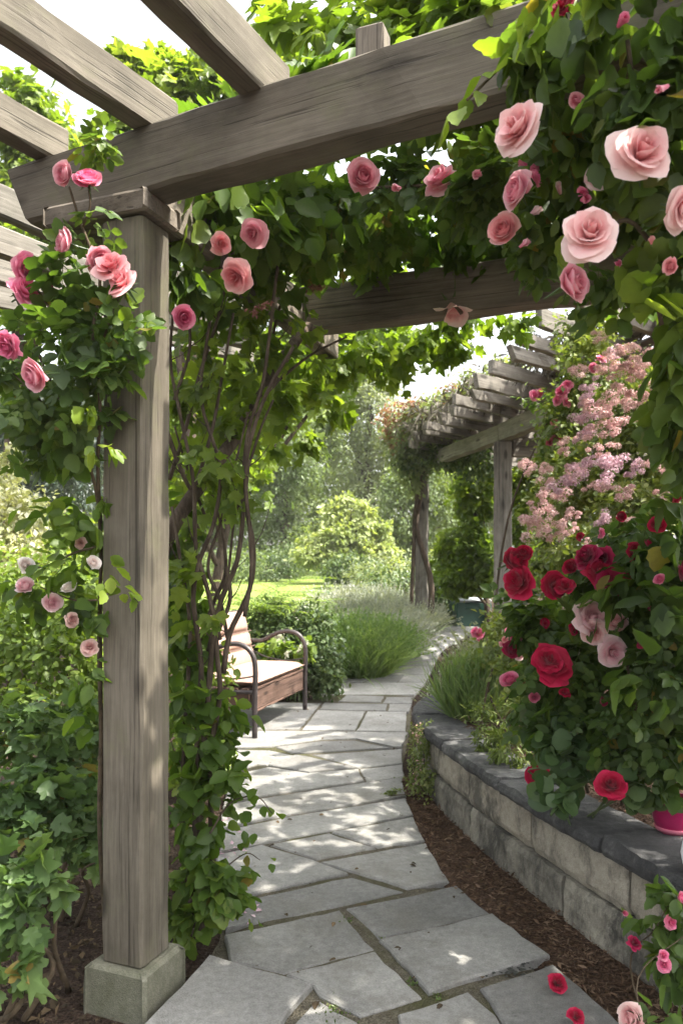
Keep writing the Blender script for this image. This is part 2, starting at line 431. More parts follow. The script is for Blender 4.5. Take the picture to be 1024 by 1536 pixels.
M['l_lav'] = leaf_mat('lavender_blade', (0.10, 0.15, 0.08), (0.19, 0.24, 0.15), (0.31, 0.35, 0.25), trans=0.3, clump=1.5)
M['l_grass'] = leaf_mat('grass_blade', (0.09, 0.16, 0.05), (0.17, 0.25, 0.085), (0.28, 0.36, 0.15), trans=0.35, clump=2)
M['l_box'] = leaf_mat('box_leaf', (0.045, 0.08, 0.03), (0.09, 0.14, 0.055), (0.18, 0.23, 0.1), trans=0.3, clump=2)
M['l_geran'] = leaf_mat('round_leaf', (0.045, 0.09, 0.034), (0.085, 0.148, 0.054), (0.15, 0.215, 0.085), trans=0.3, clump=3)
M['l_spirea'] = leaf_mat('spirea_leaf', (0.09, 0.135, 0.036), (0.175, 0.225, 0.066), (0.32, 0.34, 0.13), trans=0.35, clump=1.4)
M['l_red'] = leaf_mat('reddish_leaf', (0.16, 0.09, 0.05), (0.3, 0.17, 0.1), (0.42, 0.28, 0.17), trans=0.35, tcol=(1.3, 0.95, 0.6), clump=1.5)
M['l_sepal'] = leaf_mat('sepal', (0.04, 0.08, 0.025), (0.07, 0.12, 0.04), (0.1, 0.15, 0.05), trans=0.2)
M['f_pale'] = leaf_mat('pale_floret', (0.6, 0.33, 0.33), (0.77, 0.51, 0.51), (0.87, 0.69, 0.67), trans=0.3, tcol=(1.05, 0.95, 0.93), clump=6)
M['f_mauve'] = leaf_mat('mauve_floret', (0.56, 0.32, 0.40), (0.73, 0.50, 0.58), (0.85, 0.69, 0.74), trans=0.3, tcol=(1.05, 0.95, 1.0), clump=6)
M['f_dry'] = leaf_mat('faded_floret', (0.2, 0.07, 0.06), (0.33, 0.14, 0.11), (0.45, 0.22, 0.17), trans=0.25, tcol=(1.1, 0.8, 0.7), clump=6)

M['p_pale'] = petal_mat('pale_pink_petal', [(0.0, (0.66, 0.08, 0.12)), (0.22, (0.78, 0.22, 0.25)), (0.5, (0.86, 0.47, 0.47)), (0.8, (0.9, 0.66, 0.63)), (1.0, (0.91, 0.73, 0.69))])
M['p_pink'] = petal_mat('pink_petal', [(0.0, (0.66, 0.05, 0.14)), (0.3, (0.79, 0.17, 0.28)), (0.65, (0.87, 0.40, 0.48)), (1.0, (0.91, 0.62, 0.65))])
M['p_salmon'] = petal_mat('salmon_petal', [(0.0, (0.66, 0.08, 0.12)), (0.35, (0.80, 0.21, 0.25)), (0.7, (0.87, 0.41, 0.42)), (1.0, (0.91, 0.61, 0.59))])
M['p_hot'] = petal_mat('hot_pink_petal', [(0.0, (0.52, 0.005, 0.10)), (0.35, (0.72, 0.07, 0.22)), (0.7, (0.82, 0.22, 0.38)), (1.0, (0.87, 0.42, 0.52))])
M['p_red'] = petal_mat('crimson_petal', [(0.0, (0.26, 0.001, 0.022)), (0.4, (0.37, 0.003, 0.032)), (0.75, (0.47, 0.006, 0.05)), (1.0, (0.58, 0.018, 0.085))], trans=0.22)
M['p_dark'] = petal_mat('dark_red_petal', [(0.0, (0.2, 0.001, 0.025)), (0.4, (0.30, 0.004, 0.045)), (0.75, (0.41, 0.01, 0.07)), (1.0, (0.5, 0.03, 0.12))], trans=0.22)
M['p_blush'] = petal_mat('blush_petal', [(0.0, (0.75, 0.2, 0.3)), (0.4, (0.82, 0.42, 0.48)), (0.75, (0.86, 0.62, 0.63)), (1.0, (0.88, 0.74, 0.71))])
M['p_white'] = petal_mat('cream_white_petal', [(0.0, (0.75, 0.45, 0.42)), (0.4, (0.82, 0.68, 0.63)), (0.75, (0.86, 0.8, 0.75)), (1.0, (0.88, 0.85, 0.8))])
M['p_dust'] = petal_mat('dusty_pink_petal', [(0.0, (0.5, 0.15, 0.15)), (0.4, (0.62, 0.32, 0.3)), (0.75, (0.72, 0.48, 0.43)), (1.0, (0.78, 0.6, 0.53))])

# ------------------------------------------------------------------ leaves
def _tm(v, f): return np.array(v, dtype=float), f
LEAF = {}
def _ovate():
    mid = [(0, t, -.05 * math.sin(math.pi * t)) for t in (0, .25, .5, .75, 1.0)]
    v = list(mid); f = []
    for sgn in (-1, 1):
        idx = [0]
        for k, t in enumerate((.09, .22, .34, .47, .59, .72, .84)):
            wd = .36 * math.sin(math.pi * t ** .82) ** .85
            q = 1.07 if k % 2 == 0 else .93
            v.append((sgn * wd * q, t + (.035 if k % 2 == 0 else 0), .10 * wd / .36 + .025 * math.sin(9 * t + sgn)))
            idx.append(len(v) - 1)
        idx.append(4)
        for i in range(4):
            loop = [i, i + 1] + [idx[j] for j in range(2 * i + 2, 2 * i - 1, -1) if idx[j] not in (i, i + 1)]
            f.append(tuple(loop) if sgn > 0 else tuple(reversed(loop)))
    return _tm(v, f)
LEAF['ovate'] = _ovate()
LEAF['small'] = _tm([(0, 0, 0), (-.3, .5, .08), (0, 1, 0), (.3, .5, .08)], [(0, 3, 2), (0, 2, 1)])
LEAF['narrow'] = _tm([(0, 0, 0), (-.13, .45, .03), (0, 1, -.05), (.13, .45, .03)], [(0, 3, 2), (0, 2, 1)])
LEAF['round'] = _tm([(0, .1, 0), (0, .5, -.08)] + [(.52 * math.sin(a) * (1 + .08 * math.cos(3 * a)), .5 - .52 * math.cos(a), .03 + .05 * math.cos(2.5 * a)) for a in np.linspace(0.45, 2 * math.pi - 0.45, 11)],
                    [(0, 2, 1)] + [(1, i, i + 1) for i in range(2, 12)] + [(0, 1, 12)])
_lv = [(0, .36, -.04)]
for _k in range(27):
    _a = -2.62 + 5.24 * _k / 26
    _r = max(L_ * math.exp(-((_a - t_) / w_) ** 2) for L_, t_, w_ in ((.68, 0, .52), (.63, 1.05, .50), (.63, -1.05, .50), (.48, 2.05, .5), (.48, -2.05, .5)))
    _r = max(_r, .40) * (1 + (.06 if _k % 2 else -.06))
    _lv.append((_r * math.sin(_a), .36 + _r * math.cos(_a), .12 * abs(_r * math.sin(_a)) - .16 * max(0, _r - .42) + .03 * math.sin(4 * _a)))
_lv.append((0, 0, .01))
LEAF['lobed'] = _tm(_lv, [(0, i, i + 1) for i in range(1, len(_lv) - 1)] + [(0, len(_lv) - 1, 1)])
def _compound():
    v, f = [], []
    L = LEAF['ovate']
    for (bx, by, ang, s) in ((0, .55, 0, .5), (.03, .5, -62, .44), (-.03, .5, 62, .44), (.02, .2, -72, .36), (-.02, .2, 72, .36)):
        c, q = math.cos(R(ang)), math.sin(R(ang))
        o = len(v)
        for x, y, z in L[0]:
            v.append((bx + s * (x * c - y * q), by + s * (x * q + y * c), s * z - .1 * abs(s * y * q)))
        f += [tuple(i + o for i in t) for t in L[1]]
    o = len(v)
    v += [(-.012, -.12, 0), (.012, -.12, 0), (.008, .56, -.005), (-.008, .56, -.005)]
    f.append((o, o + 1, o + 2, o + 3))
    return _tm(v, f)
LEAF['rose'] = _compound()
def _blade(n=4):
    v, f = [], []
    for i in range(n + 1):
        t = i / n
        w = .016 * (1 - t) ** .6 + .0008
        v += [(-w, t, -.34 * t * t), (w, t, -.34 * t * t)]
    for i in range(n): f.append((2 * i, 2 * i + 1, 2 * i + 3, 2 * i + 2))
    return _tm(v, f)
LEAF['blade'] = _blade()
def _spike():
    v, f = _blade(3)
    v = [tuple(q) for q in v]; f = list(f)
    for k in range(7):
        y = .62 + .055 * k; a = k * 2.4; c, s = math.cos(a) * .035, math.sin(a) * .035
        z = -.34 * y * y
        o = len(v)
        v += [(0, y, z), (c, y + .02, z + s), (0, y + .05, z - .012), (-c * .4, y + .03, z - s * .4)]
        f.append((o, o + 1, o + 2, o + 3))
    return _tm(v, f)
LEAF['spike'] = _spike()
def _frond():
    v, f = [], []
    n = 12
    for i in range(n):
        t = (i + 1) / (n + 1)
        L = .26 * math.sin(math.pi * min(1, t * .9 + .14)) + .03
        zz = -.4 * t * t
        for s in (-1, 1):
            o = len(v)
            v += [(0, t - .02, zz), (s * L * .5, t + .03, zz + .01), (s * L, t + .09, zz - .05), (s * L * .45, t + .075, zz - .01)]
            f.append((o, o + 1, o + 2, o + 3) if s > 0 else (o + 3, o + 2, o + 1, o))
    o = len(v)
    for i in range(6):
        t = i / 5; v += [(-.008, t, -.4 * t * t), (.008, t, -.4 * t * t)]
    for i in range(5): f.append((o + 2 * i, o + 2 * i + 1, o + 2 * i + 3, o + 2 * i + 2))
    return _tm(v, f)
LEAF['frond'] = _frond()
def _floret():
    v = [(0, 0, -.1)]; f = []
    for k in range(5):
        a = 2 * math.pi * k / 5
        o = len(v)
        for da, r, z in ((-.5, .55, .05), (0, 1.0, .12), (.5, .55, .05)):
            v.append((r * math.cos(a + da), r * math.sin(a + da), z))
        f.append((0, o, o + 1, o + 2))
    return _tm(v, f)
LEAF['floret'] = _floret()

def place_leaves(kind, Pos, D, Nn, S, rng, bend=0.25):
    tv, tf = LEAF[kind]
    D = unit(D); Nn = unit(Nn - D * np.sum(Nn * D, axis=1, keepdims=True))
    X = np.cross(D, Nn)
    n, k = len(Pos), len(tv)
    bd = (rng.rand(n, 1) * bend)[:, :, None]
    wd = (0.85 + 0.3 * rng.rand(n, 1))[:, :, None]
    z = tv[None, :, 2:3] - bd * tv[None, :, 1:2] ** 2
    co = Pos[:, None] + S[:, None, None] * (wd * tv[None, :, 0:1] * X[:, None] + tv[None, :, 1:2] * D[:, None] + z * Nn[:, None])
    V = co.reshape(-1, 3)
    base = (np.arange(n) * k)[:, None]
    out = []
    for sz in sorted({len(t) for t in tf}):
        t = np.array([q for q in tf if len(q) == sz])
        out.append((base[:, :, None] + t[None]).reshape(-1, sz))
    return V, out

def merge(*parts):
    Vs, Fs, o = [], {}, 0
    for V, Fc in parts:
        Vs.append(V)
        for f in Fc: Fs.setdefault(f.shape[1], []).append(f + o)
        o += len(V)
    return np.concatenate(Vs), [np.concatenate(v) for v in Fs.values()]

def blob_points(rng, c, r, n, clump_n=14, clump_r=0.3, shell=0.5, keep=None):
    c = np.asarray(c, float); r = np.asarray(r, float)
    K = max(3, n // clump_n)
    d = unit(rng.randn(K, 3)); q = rng.rand(K, 1) ** (1 / 3.0)
    q = q * (1 - shell) + shell * (1 - 0.35 * rng.rand(K, 1) ** 2)
    cc = d * q
    w = rng.dirichlet(np.ones(K) * 2.0)
    pick = rng.choice(K, size=n, p=w)
    loc = cc[pick] + rng.randn(n, 3) * clump_r * (0.5 + 0.8 * rng.rand(K)[pick])[:, None]
    return c + loc * r, unit(loc + 1e-6) , loc

def foliage(seed, kind, blobs, size, droop=0.35, up=0.8, clump_n=14, clump_r=0.28, shell=0.5, bend=0.3, limit=None, nrand=0.45, nout=0.45):
    """leaves gathered in clumps through a few ellipsoids: blobs = [(centre, radii, number)]"""
    rng = rs(seed)
    PP, OO = [], []
    for c, r, n in blobs:
        p, o, _ = blob_points(rng, c, r, int(n), clump_n, clump_r, shell)
        PP.append(p); OO.append(o)
    Pn = np.concatenate(PP); On = np.concatenate(OO)
    if limit is not None:
        k = limit(Pn); Pn, On = Pn[k], On[k]
    n = len(Pn)
    D = 0.55 * On + 0.8 * rng.randn(n, 3) * 0.7 + np.array([0, 0, -droop])
    Nn = np.array([0, 0, up]) + nout * On + nrand * rng.randn(n, 3)
    S = size * (0.6 + 0.7 * rng.rand(n))
    return place_leaves(kind, Pn, D, Nn, S, rng, bend)

def B(px, py, Y, rpx, rpy, n, ry=None):
    s = Y / F
    return (P(px, py, Y), (rpx * s, ry if ry is not None else 0.75 * (rpx + rpy) * 0.5 * s, rpy * s), n)

def strand(seed, kind, pts, size, every=0.04, spread=0.03, droop=0.5):
    rng = rs(seed)
    C = smooth_path(pts, 8)
    seg = np.linalg.norm(np.diff(C, axis=0), axis=1); L = np.concatenate([[0], np.cumsum(seg)])
    n = max(4, int(L[-1] / every))
    t = np.linspace(0, L[-1], n)
    Q = np.stack([np.interp(t, L, C[:, k]) for k in range(3)], axis=1)
    T = unit(np.stack([np.interp(t, L, np.gradient(C[:, k])) for k in range(3)], axis=1))
    side = unit(np.cross(T, np.array([0, 0, 1.0])) + 1e-6) * np.where(np.arange(n) % 2, 1, -1)[:, None]
    D = 0.4 * T + 0.8 * side + 0.35 * rng.randn(n, 3) + np.array([0, 0, -droop])
    Nn = np.array([0, -0.5, 0.8]) + 0.35 * rng.randn(n, 3)
    return place_leaves(kind, Q + spread * rng.randn(n, 3), D, Nn, size * (0.6 + 0.6 * rng.rand(n)), rng, 0.3)

def stems_to(base, targets, r0, r1, seed=0, spread=0.05, sag=0.0):
    rng = rs(seed)
    L = []
    for t in targets:
        b = np.array(base, float) + np.array([*(rng.randn(2) * spread), 0])
        t = np.array(t, float)
        m1 = b * 0.65 + t * 0.35 + np.array([*(rng.randn(2) * 0.06), 0.12 * abs(t[2] - b[2])])
        m2 = b * 0.3 + t * 0.7 + np.array([*(rng.randn(2) * 0.06), 0.1 * abs(t[2] - b[2])])
        L.append(([b, m1, m2, t], r0, r1))
    return L

# ------------------------------------------------------------------ roses
def rose_mesh(seed, style):
    """petals laid round the axis (local +Z), furled in the middle, spreading outside; radius about 1"""
    rng = rs(seed)
    V, Fc, A = [], [], []
    cfg = {'open': (24, 1.0, 0.02), 'cup': (28, 0.8, 0.03), 'ruffle': (38, 0.95, 0.13), 'bud': (7, 0.22, 0.0), 'loose': (20, 1.0, 0.11), 'droop': (8, 0.62, 0.05)}[style]
    NP, opn, ruf = cfg
    nu, nv = 7, 7
    for i in range(NP):
        t = i / (NP - 1.0)
        th = i * 2.39996 + rng.randn() * 0.15
        f0 = R(-4 + (52 * opn) * t ** 1.1) + rng.randn() * 0.06
        f1 = R(-14 + (118 * opn) * t ** 1.3) + rng.randn() * 0.14
        L = 0.66 + 0.38 * t + rng.randn() * 0.03
        if style == 'open':
            q_ = max(0.0, (t - 0.3) / 0.7)
            f0 = R(-2 + 50 * t) + rng.randn() * 0.05; f1 = R(-12 + 122 * q_ ** 0.9) + rng.randn() * 0.16; L = 0.86 + 0.16 * t + rng.randn() * 0.04
        if style == 'cup':
            f0 = R(2 + 78 * t) + rng.randn() * 0.07; f1 = R(-30 + 62 * t ** 1.4) + rng.randn() * 0.12; L = 0.66 + 0.26 * t
        if style in ('ruffle', 'loose'):
            f0 = R(2 + 64 * t) + rng.randn() * 0.1; f1 = R(-42 + 136 * t ** 0.9) + rng.randn() * 0.25; L = 0.72 + 0.24 * t + rng.randn() * 0.05
        if style == 'bud': L = 0.9
        w = (0.26 + (0.56 if style == 'open' else 0.42) * t) * (0.9 + 0.2 * rng.rand())
        r_start = 0.045 + 0.10 * t
        edge_curl = (0.06 + rng.rand() * 0.24) * t
        point = 0.1 + 0.14 * rng.rand() if style in ('open', 'bud') else 0.0
        o = len(V)
        ph = rng.rand() * 6.28
        lop = rng.randn() * 0.07 * t
        tj = rng.randn() * 0.06
        for iv in range(nv):
            v = iv / (nv - 1.0)
            for iu in range(nu):
                u = iu / (nu - 1.0) * 2 - 1
                ve = v * (1 - 0.16 * u * u + point * (1 - abs(u)) * v - (0.05 * (1 - u * u) * v if not point else 0))
                # integrate the profile
                k = 6; rr, zz = r_start, 0.0
                for s in range(k):
                    q = (s + .5) / k * ve
                    fi = f0 + (f1 - f0) * q
                    rr += L * ve / k * math.sin(fi); zz += L * ve / k * math.cos(fi)
                hw = w * (0.30 + 0.95 * math.sin(min(1.0, v * 1.15 + .1) * math.pi * 0.56) ** 1.2) * (1 + 0 * u)
                ang = u * hw / max(rr, 0.14 + 0.1 * t)
                lim = 1.5
                ang = max(-lim, min(lim, ang))
                rad = rr * (1 - 0.06 * u * u) + edge_curl * v * v * u * u
                a = th + ang
                z = zz + ruf * math.sin(5 * u + ph) * v * v + 0.02 * math.sin(3 * u + ph) * v - edge_curl * .6 * v * v * u * u + lop * u * v
                V.append((rad * math.cos(a), rad * math.sin(a), z))
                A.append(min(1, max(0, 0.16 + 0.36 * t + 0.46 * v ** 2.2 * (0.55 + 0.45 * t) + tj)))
        for iv in range(nv - 1):
            for iu in range(nu - 1):
                a = o + iv * nu + iu
                Fc.append((a, a + 1, a + nu + 1, a + nu))
    V = np.array(V)
    V /= np.percentile(np.linalg.norm(V[:, :2], axis=1), 97)
    V[:, 2] -= 0.1
    return V, Fc, np.array(A)

def sepal_mesh():
    v, f = LEAF['narrow']
    rng = rs(3)
    n = 5
    a = np.arange(n) * 2 * math.pi / n
    D = np.stack([np.cos(a), np.sin(a), np.full(n, -0.35)], axis=1)
    V1, F1 = place_leaves('narrow', np.tile([[0, 0, -0.12]], (n, 1)), D, np.tile([[0, 0, 1.0]], (n, 1)), np.full(n, 0.95), rng)
    T, TF = tube([(0, 0, -0.06), (0, 0, -0.3), (0.05, 0, -0.7), (0.2, 0.05, -1.5)], 0.16, 0.055, n=6, k=3)
    quads = np.array([t for t in TF if len(t) == 4])
    return merge((V1, F1), (T, [quads]))

_rose_cache = {}
_sepals = None
def rose_data(style, mat, variant):
    key = (style, mat, variant)
    if key not in _rose_cache:
        V, Fc, A = rose_mesh(variant * 7 + len(style), style)
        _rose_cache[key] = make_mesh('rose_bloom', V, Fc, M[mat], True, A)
    return _rose_cache[key]

_bc = 0
def bloom(parent, px, py, size, Y, style, mat, look=None, label=None, name='rose_bloom', pos=None):
    """one bloom; size is its width in photograph pixels at distance Y. look = axis direction"""
    global _bc, _sepals
    _bc += 1
    rng = rs(1000 + _bc)
    c = P(px, py, Y) if pos is None else np.array(pos)
    rad = size * 0.5 * (Y / F)
    if style == 'bud': rad *= 0.62
    if look is None:
        look = unit(-c + np.array([0, 0, 1.2])) + np.array([0.75 * rng.randn(), 0.15 * rng.randn(), 0.45 + 0.5 * rng.randn()])
    o = link(name, rose_data(style, mat, _bc % 6), parent)
    q = Vector([float(k) for k in look]).to_track_quat('Z', 'Y')
    mw = Matrix.LocRotScale(Vector([float(k) for k in (c - (wloc(parent) if parent else 0))]), q @ Matrix.Rotation(rng.rand() * 6.28, 4, 'Z').to_quaternion(), Vector((rad, rad * (0.9 + 0.2 * rng.rand()), rad)))
    o.matrix_basis = mw
    if label: o['label'] = label
    if _sepals is None:
        V, Fc = sepal_mesh(); _sepals = make_mesh('sepals', V, Fc, M['l_sepal'])
    s = link('sepals', _sepals, o)
    return o

def cluster_mesh(seed, n, mat, flat=0.7, fl=0.09):
    rng = rs(seed)
    # several heads of florets, irregular outline
    heads = rng.randn(9, 3) * np.array([0.55, 0.55, 0.4]); heads[:, 2] = np.abs(heads[:, 2]) * 0.6
    hr = 0.2 + 0.26 * rng.rand(9)
    pk = rng.randint(0, 9, n)
    d = unit(rng.randn(n, 3)); d[:, 2] = np.where(d[:, 2] < -0.25, -d[:, 2], d[:, 2])
    pos = heads[pk] + d * hr[pk][:, None] * (0.6 + 0.55 * rng.rand(n, 1)) * np.array([1, 1, flat])
    Dn = unit(d + 0.5 * rng.randn(n, 3))
    tang = unit(np.cross(Dn, rng.randn(n, 3)))
    V, Fc = place_leaves('floret', pos, tang, Dn, fl * (0.6 + 0.8 * rng.rand(n)), rng, 0.0)
    return make_mesh('flower_cluster', V, Fc, M[mat])
_cl = {}
def cluster(parent, px, py, size, Y, mat, n=1000, ar=1.0, label=None, tilt=0.0, fl=0.06):
    global _bc
    _bc += 1
    rng = rs(5000 + _bc)
    key = (mat, _bc % 4, n, fl)
    if key not in _cl: _cl[key] = cluster_mesh(_bc, n, mat, fl=fl)
    c = P(px, py, Y); rad = size * 0.5 * Y / F * 1.15
    o = link('flower_cluster', _cl[key], parent)
    q = Vector((-0.4 + 0.3 * rng.randn(), -0.6, 0.8)).to_track_quat('Z', 'Y')
    o.matrix_basis = Matrix.LocRotScale(Vector([float(k) for k in (c - wloc(parent))]), Matrix.Rotation(tilt, 4, 'Y').to_quaternion() @ q @ Matrix.Rotation(rng.rand() * 6.28, 4, 'Z').to_quaternion(), Vector((rad, rad * ar, rad)))
    if label: o['label'] = label
    return o

# ------------------------------------------------------------------ timber
def timber(name, p0, p1, w, h, mat, parent, chamfer=0.006, jit=0.0025, roll=None, end_cut=(0, 0), seed=0, label=None, taper=1.0, bow=0.0):
    """a sawn board from p0 to p1 (centre line); w across, h deep; local X runs along the grain"""
    rng = rs((len(name) * 7919 + round(float(p0[0]) * 100) * 131 + round(float(p0[1]) * 100) * 17 + round(float(p0[2]) * 100) * 7) % 99991)
    p0 = np.array(p0, float); p1 = np.array(p1, float)
    L = np.linalg.norm(p1 - p0); n = max(3, int(L / 0.12))
    c = chamfer
    sec = np.array([(-w / 2 + c, -h / 2), (w / 2 - c, -h / 2), (w / 2, -h / 2 + c), (w / 2, h / 2 - c), (w / 2 - c, h / 2), (-w / 2 + c, h / 2), (-w / 2, h / 2 - c), (-w / 2, -h / 2 + c)])
    V = []
    k = len(sec)
    xs = np.concatenate([[0, c], np.linspace(c, L - c, n)[1:-1], [L - c, L]])
    drift = np.cumsum(rng.randn(len(xs), 2), axis=0) * jit * 0.4
    for i, x in enumerate(xs):
        s = sec.copy()
        if i in (0, len(xs) - 1): s = s * (1 - 2 * c / max(w, h))
        s = s + rng.randn(k, 2) * jit + drift[i]
        sc_ = 1 + (taper - 1) * x / L
        for (y, z) in s * sc_:
            cut = 0.0
            if x < 0.3 * L and end_cut[0]: cut = end_cut[0] * (z / h - 0.5) * (1 - x / (0.3 * L))
            if x > 0.7 * L and end_cut[1]: cut = -end_cut[1] * (z / h - 0.5) * ((x - 0.7 * L) / (0.3 * L))
            V.append((x - cut, y, z + bow * math.sin(math.pi * x / L)))
    Fc = []
    m = len(xs)
    for i in range(m - 1):
        for j in range(k):
            a, b = i * k + j, i * k + (j + 1) % k
            Fc.append((a, b, b + k, a + k))
    Fc.append(tuple(range(k - 1, -1, -1))); Fc.append(tuple((m - 1) * k + j for j in range(k)))
    me = make_mesh(name, np.array(V), Fc, mat)
    o = link(name, me, parent)
    X = Vector(unit(p1 - p0))
    if roll is None:
        up = Vector((0, 0, 1)) if abs(X.z) < 0.9 else Vector((0, 1, 0))
    else: up = Vector([float(q) for q in roll])
    Yv = up.cross(X).normalized(); Zv = X.cross(Yv).normalized()
    rot = Matrix((X, Yv, Zv)).transposed()
    o.matrix_basis = Matrix.Translation(Vector(p0 - wloc(parent) if parent else p0)) @ rot.to_4x4()
    if label: o['label'] = label
    return o

def box(c, ux, uy, sx, sy, z0, z1, ch=0.008, jit=0.0, seed=0, taper=1.0, sub=1):
    """chamfered block with a rectangular plan (axes ux, uy)"""
    rng = rs(seed)
    ux = np.array([*ux, 0.0])[:3]; uy = np.array([*uy, 0.0])[:3]
    def ring(s, z, inset):
        pts = []
        for (a, b) in ((-1, -1), (1, -1), (1, 1), (-1, 1)):
            a2, b2 = a * (sx / 2 * s - inset), b * (sy / 2 * s - inset)
            for (da, db) in (((a * ch, 0) if (a * b > 0) else (0, b * ch)), ((0, b * ch) if (a * b > 0) else (a * ch, 0))):
                pts.append(np.array(c) * np.array([1, 1, 0]) + ux * (a2 - da) + uy * (b2 - db) + np.array([0, 0, z]) + rng.randn(3) * jit)
        return pts
    zs = np.linspace(z0 + ch, z1 - ch, sub + 1)
    rings = [ring(1, z0, ch)] + [ring(1 + (taper - 1) * (z - z0) / (z1 - z0), z, 0) for z in zs] + [ring(taper, z1, ch)]
    V = [p for r_ in rings for p in r_]
    Fc = []
    for i in range(len(rings) - 1):
        for j in range(8):
            a, b = i * 8 + j, i * 8 + (j + 1) % 8
            Fc.append((a, b, b + 8, a + 8))
    Fc.append(tuple(range(7, -1, -1))); Fc.append(tuple((len(rings) - 1) * 8 + j for j in range(8)))
    return np.array(V), Fc

#@@SETTING
# ------------------------------------------------------------------ setting: ground, path, lawn
def grid_sheet(xs, ys, zf, mask=None):
    X, Yg = np.meshgrid(xs, ys)
    Z = np.vectorize(zf)(X, Yg)
    V = np.stack([X, Yg, Z], axis=-1).reshape(-1, 3)
    nx = len(xs); f = []
    for j in range(len(ys) - 1):
        for i in range(nx - 1):
            if mask is None or mask(0.5 * (xs[i] + xs[i + 1]), 0.5 * (ys[j] + ys[j + 1])):
                a = j * nx + i
                f.append((a, a + 1, a + nx + 1, a + nx))
    return V, f

def spaced(lo, hi, mid0, mid1, step, far):
    a = list(np.arange(mid0, mid1 + 1e-6, step))
    x, s = mid1, step
    while x < hi: s *= far; x += s; a.append(x)
    x, s = mid0, step
    while x > lo: s *= far; x -= s; a.insert(0, x)
    return np.clip(np.array(a), lo, hi)

def ground_z(x, y):
    h = gz(y)
    h += 0.025 * mnoise.noise(Vector((x * 1.7, y * 1.7, 0))) * (1 if y > 1 else 0.3) - 0.012 + (0.016 if 0.0 < x < 1.5 and 1.8 < y < 5.3 else 0)
    if abs(x) > 14: h += 0.02 * (abs(x) - 14) * min(1, max(0, (y - 10) / 10))
    return h

gxs = spaced(-160, 160, -3, 3.5, 0.12, 1.16); gys = spaced(-60, 260, 1.5, 10, 0.12, 1.12)
V, f = grid_sheet(gxs, gys, ground_z)
ground = tag(link('ground', make_mesh('ground', V, f, M['soil'], True)), kind='structure')

# lawn and gravel walk
def lawn_right(y): return -0.9 + 0.115 * (y - 17) + 0.25 * math.sin(y * 0.6)
lys = np.linspace(12.0, 46, 60); V = []; f = []
for y in lys:
    r_ = lawn_right(y)
    for t in np.linspace(0, 1, 14):
        x = -26 + (r_ + 26) * t
        V.append((x, y, gz(y) + 0.018 + 0.02 * mnoise.noise(Vector((x, y, 3))) + (0.02 * max(0, abs(x) - 14) * min(1, max(0, (y - 10) / 10)))))
for j in range(len(lys) - 1):
    for i in range(13):
        a = j * 14 + i; f.append((a, a + 1, a + 15, a + 14))
tag(link('lawn', make_mesh('lawn', np.array(V), f, M['lawn'], True)), kind='structure')
V = []; f = []
for y in lys:
    r_ = lawn_right(y) + 0.1
    for t in np.linspace(0, 1, 5):
        x = r_ + (1.7 - 0.012 * y) * t
        V.append((x, y, gz(y) + 0.024))
for j in range(len(lys) - 1):
    for i in range(4):
        a = j * 5 + i; f.append((a, a + 1, a + 6, a + 5))
tag(link('gravel_walk', make_mesh('gravel_walk', np.array(V), f, M['gravel'], True)), kind='structure')
rng = rs(5); n = 16000
gy = 12 + 33 * rng.rand(n) ** 1.4; gx = np.array([lawn_right(y) for y in gy]) - rng.rand(n) ** 1.3 * 12
gp = np.stack([gx, gy, np.array([gz(y) for y in gy]) + 0.01], axis=1)
gd = rng.randn(n, 3) * 0.5 + np.array([0, 0, 1.0])
V, fc = place_leaves('blade', gp, gd, rng.randn(n, 3), 0.07 + 0.09 * rng.rand(n), rng)
M['l_lawn'] = leaf_mat('lawn_blade', (0.12, 0.17, 0.035), (0.19, 0.25, 0.06), (0.28, 0.33, 0.1), trans=0.35, clump=1)
tag(link('grass', make_mesh('grass', V, fc, M['l_lawn'])), 'short sunlit lawn grass beyond the bench', 'grass', kind='stuff')

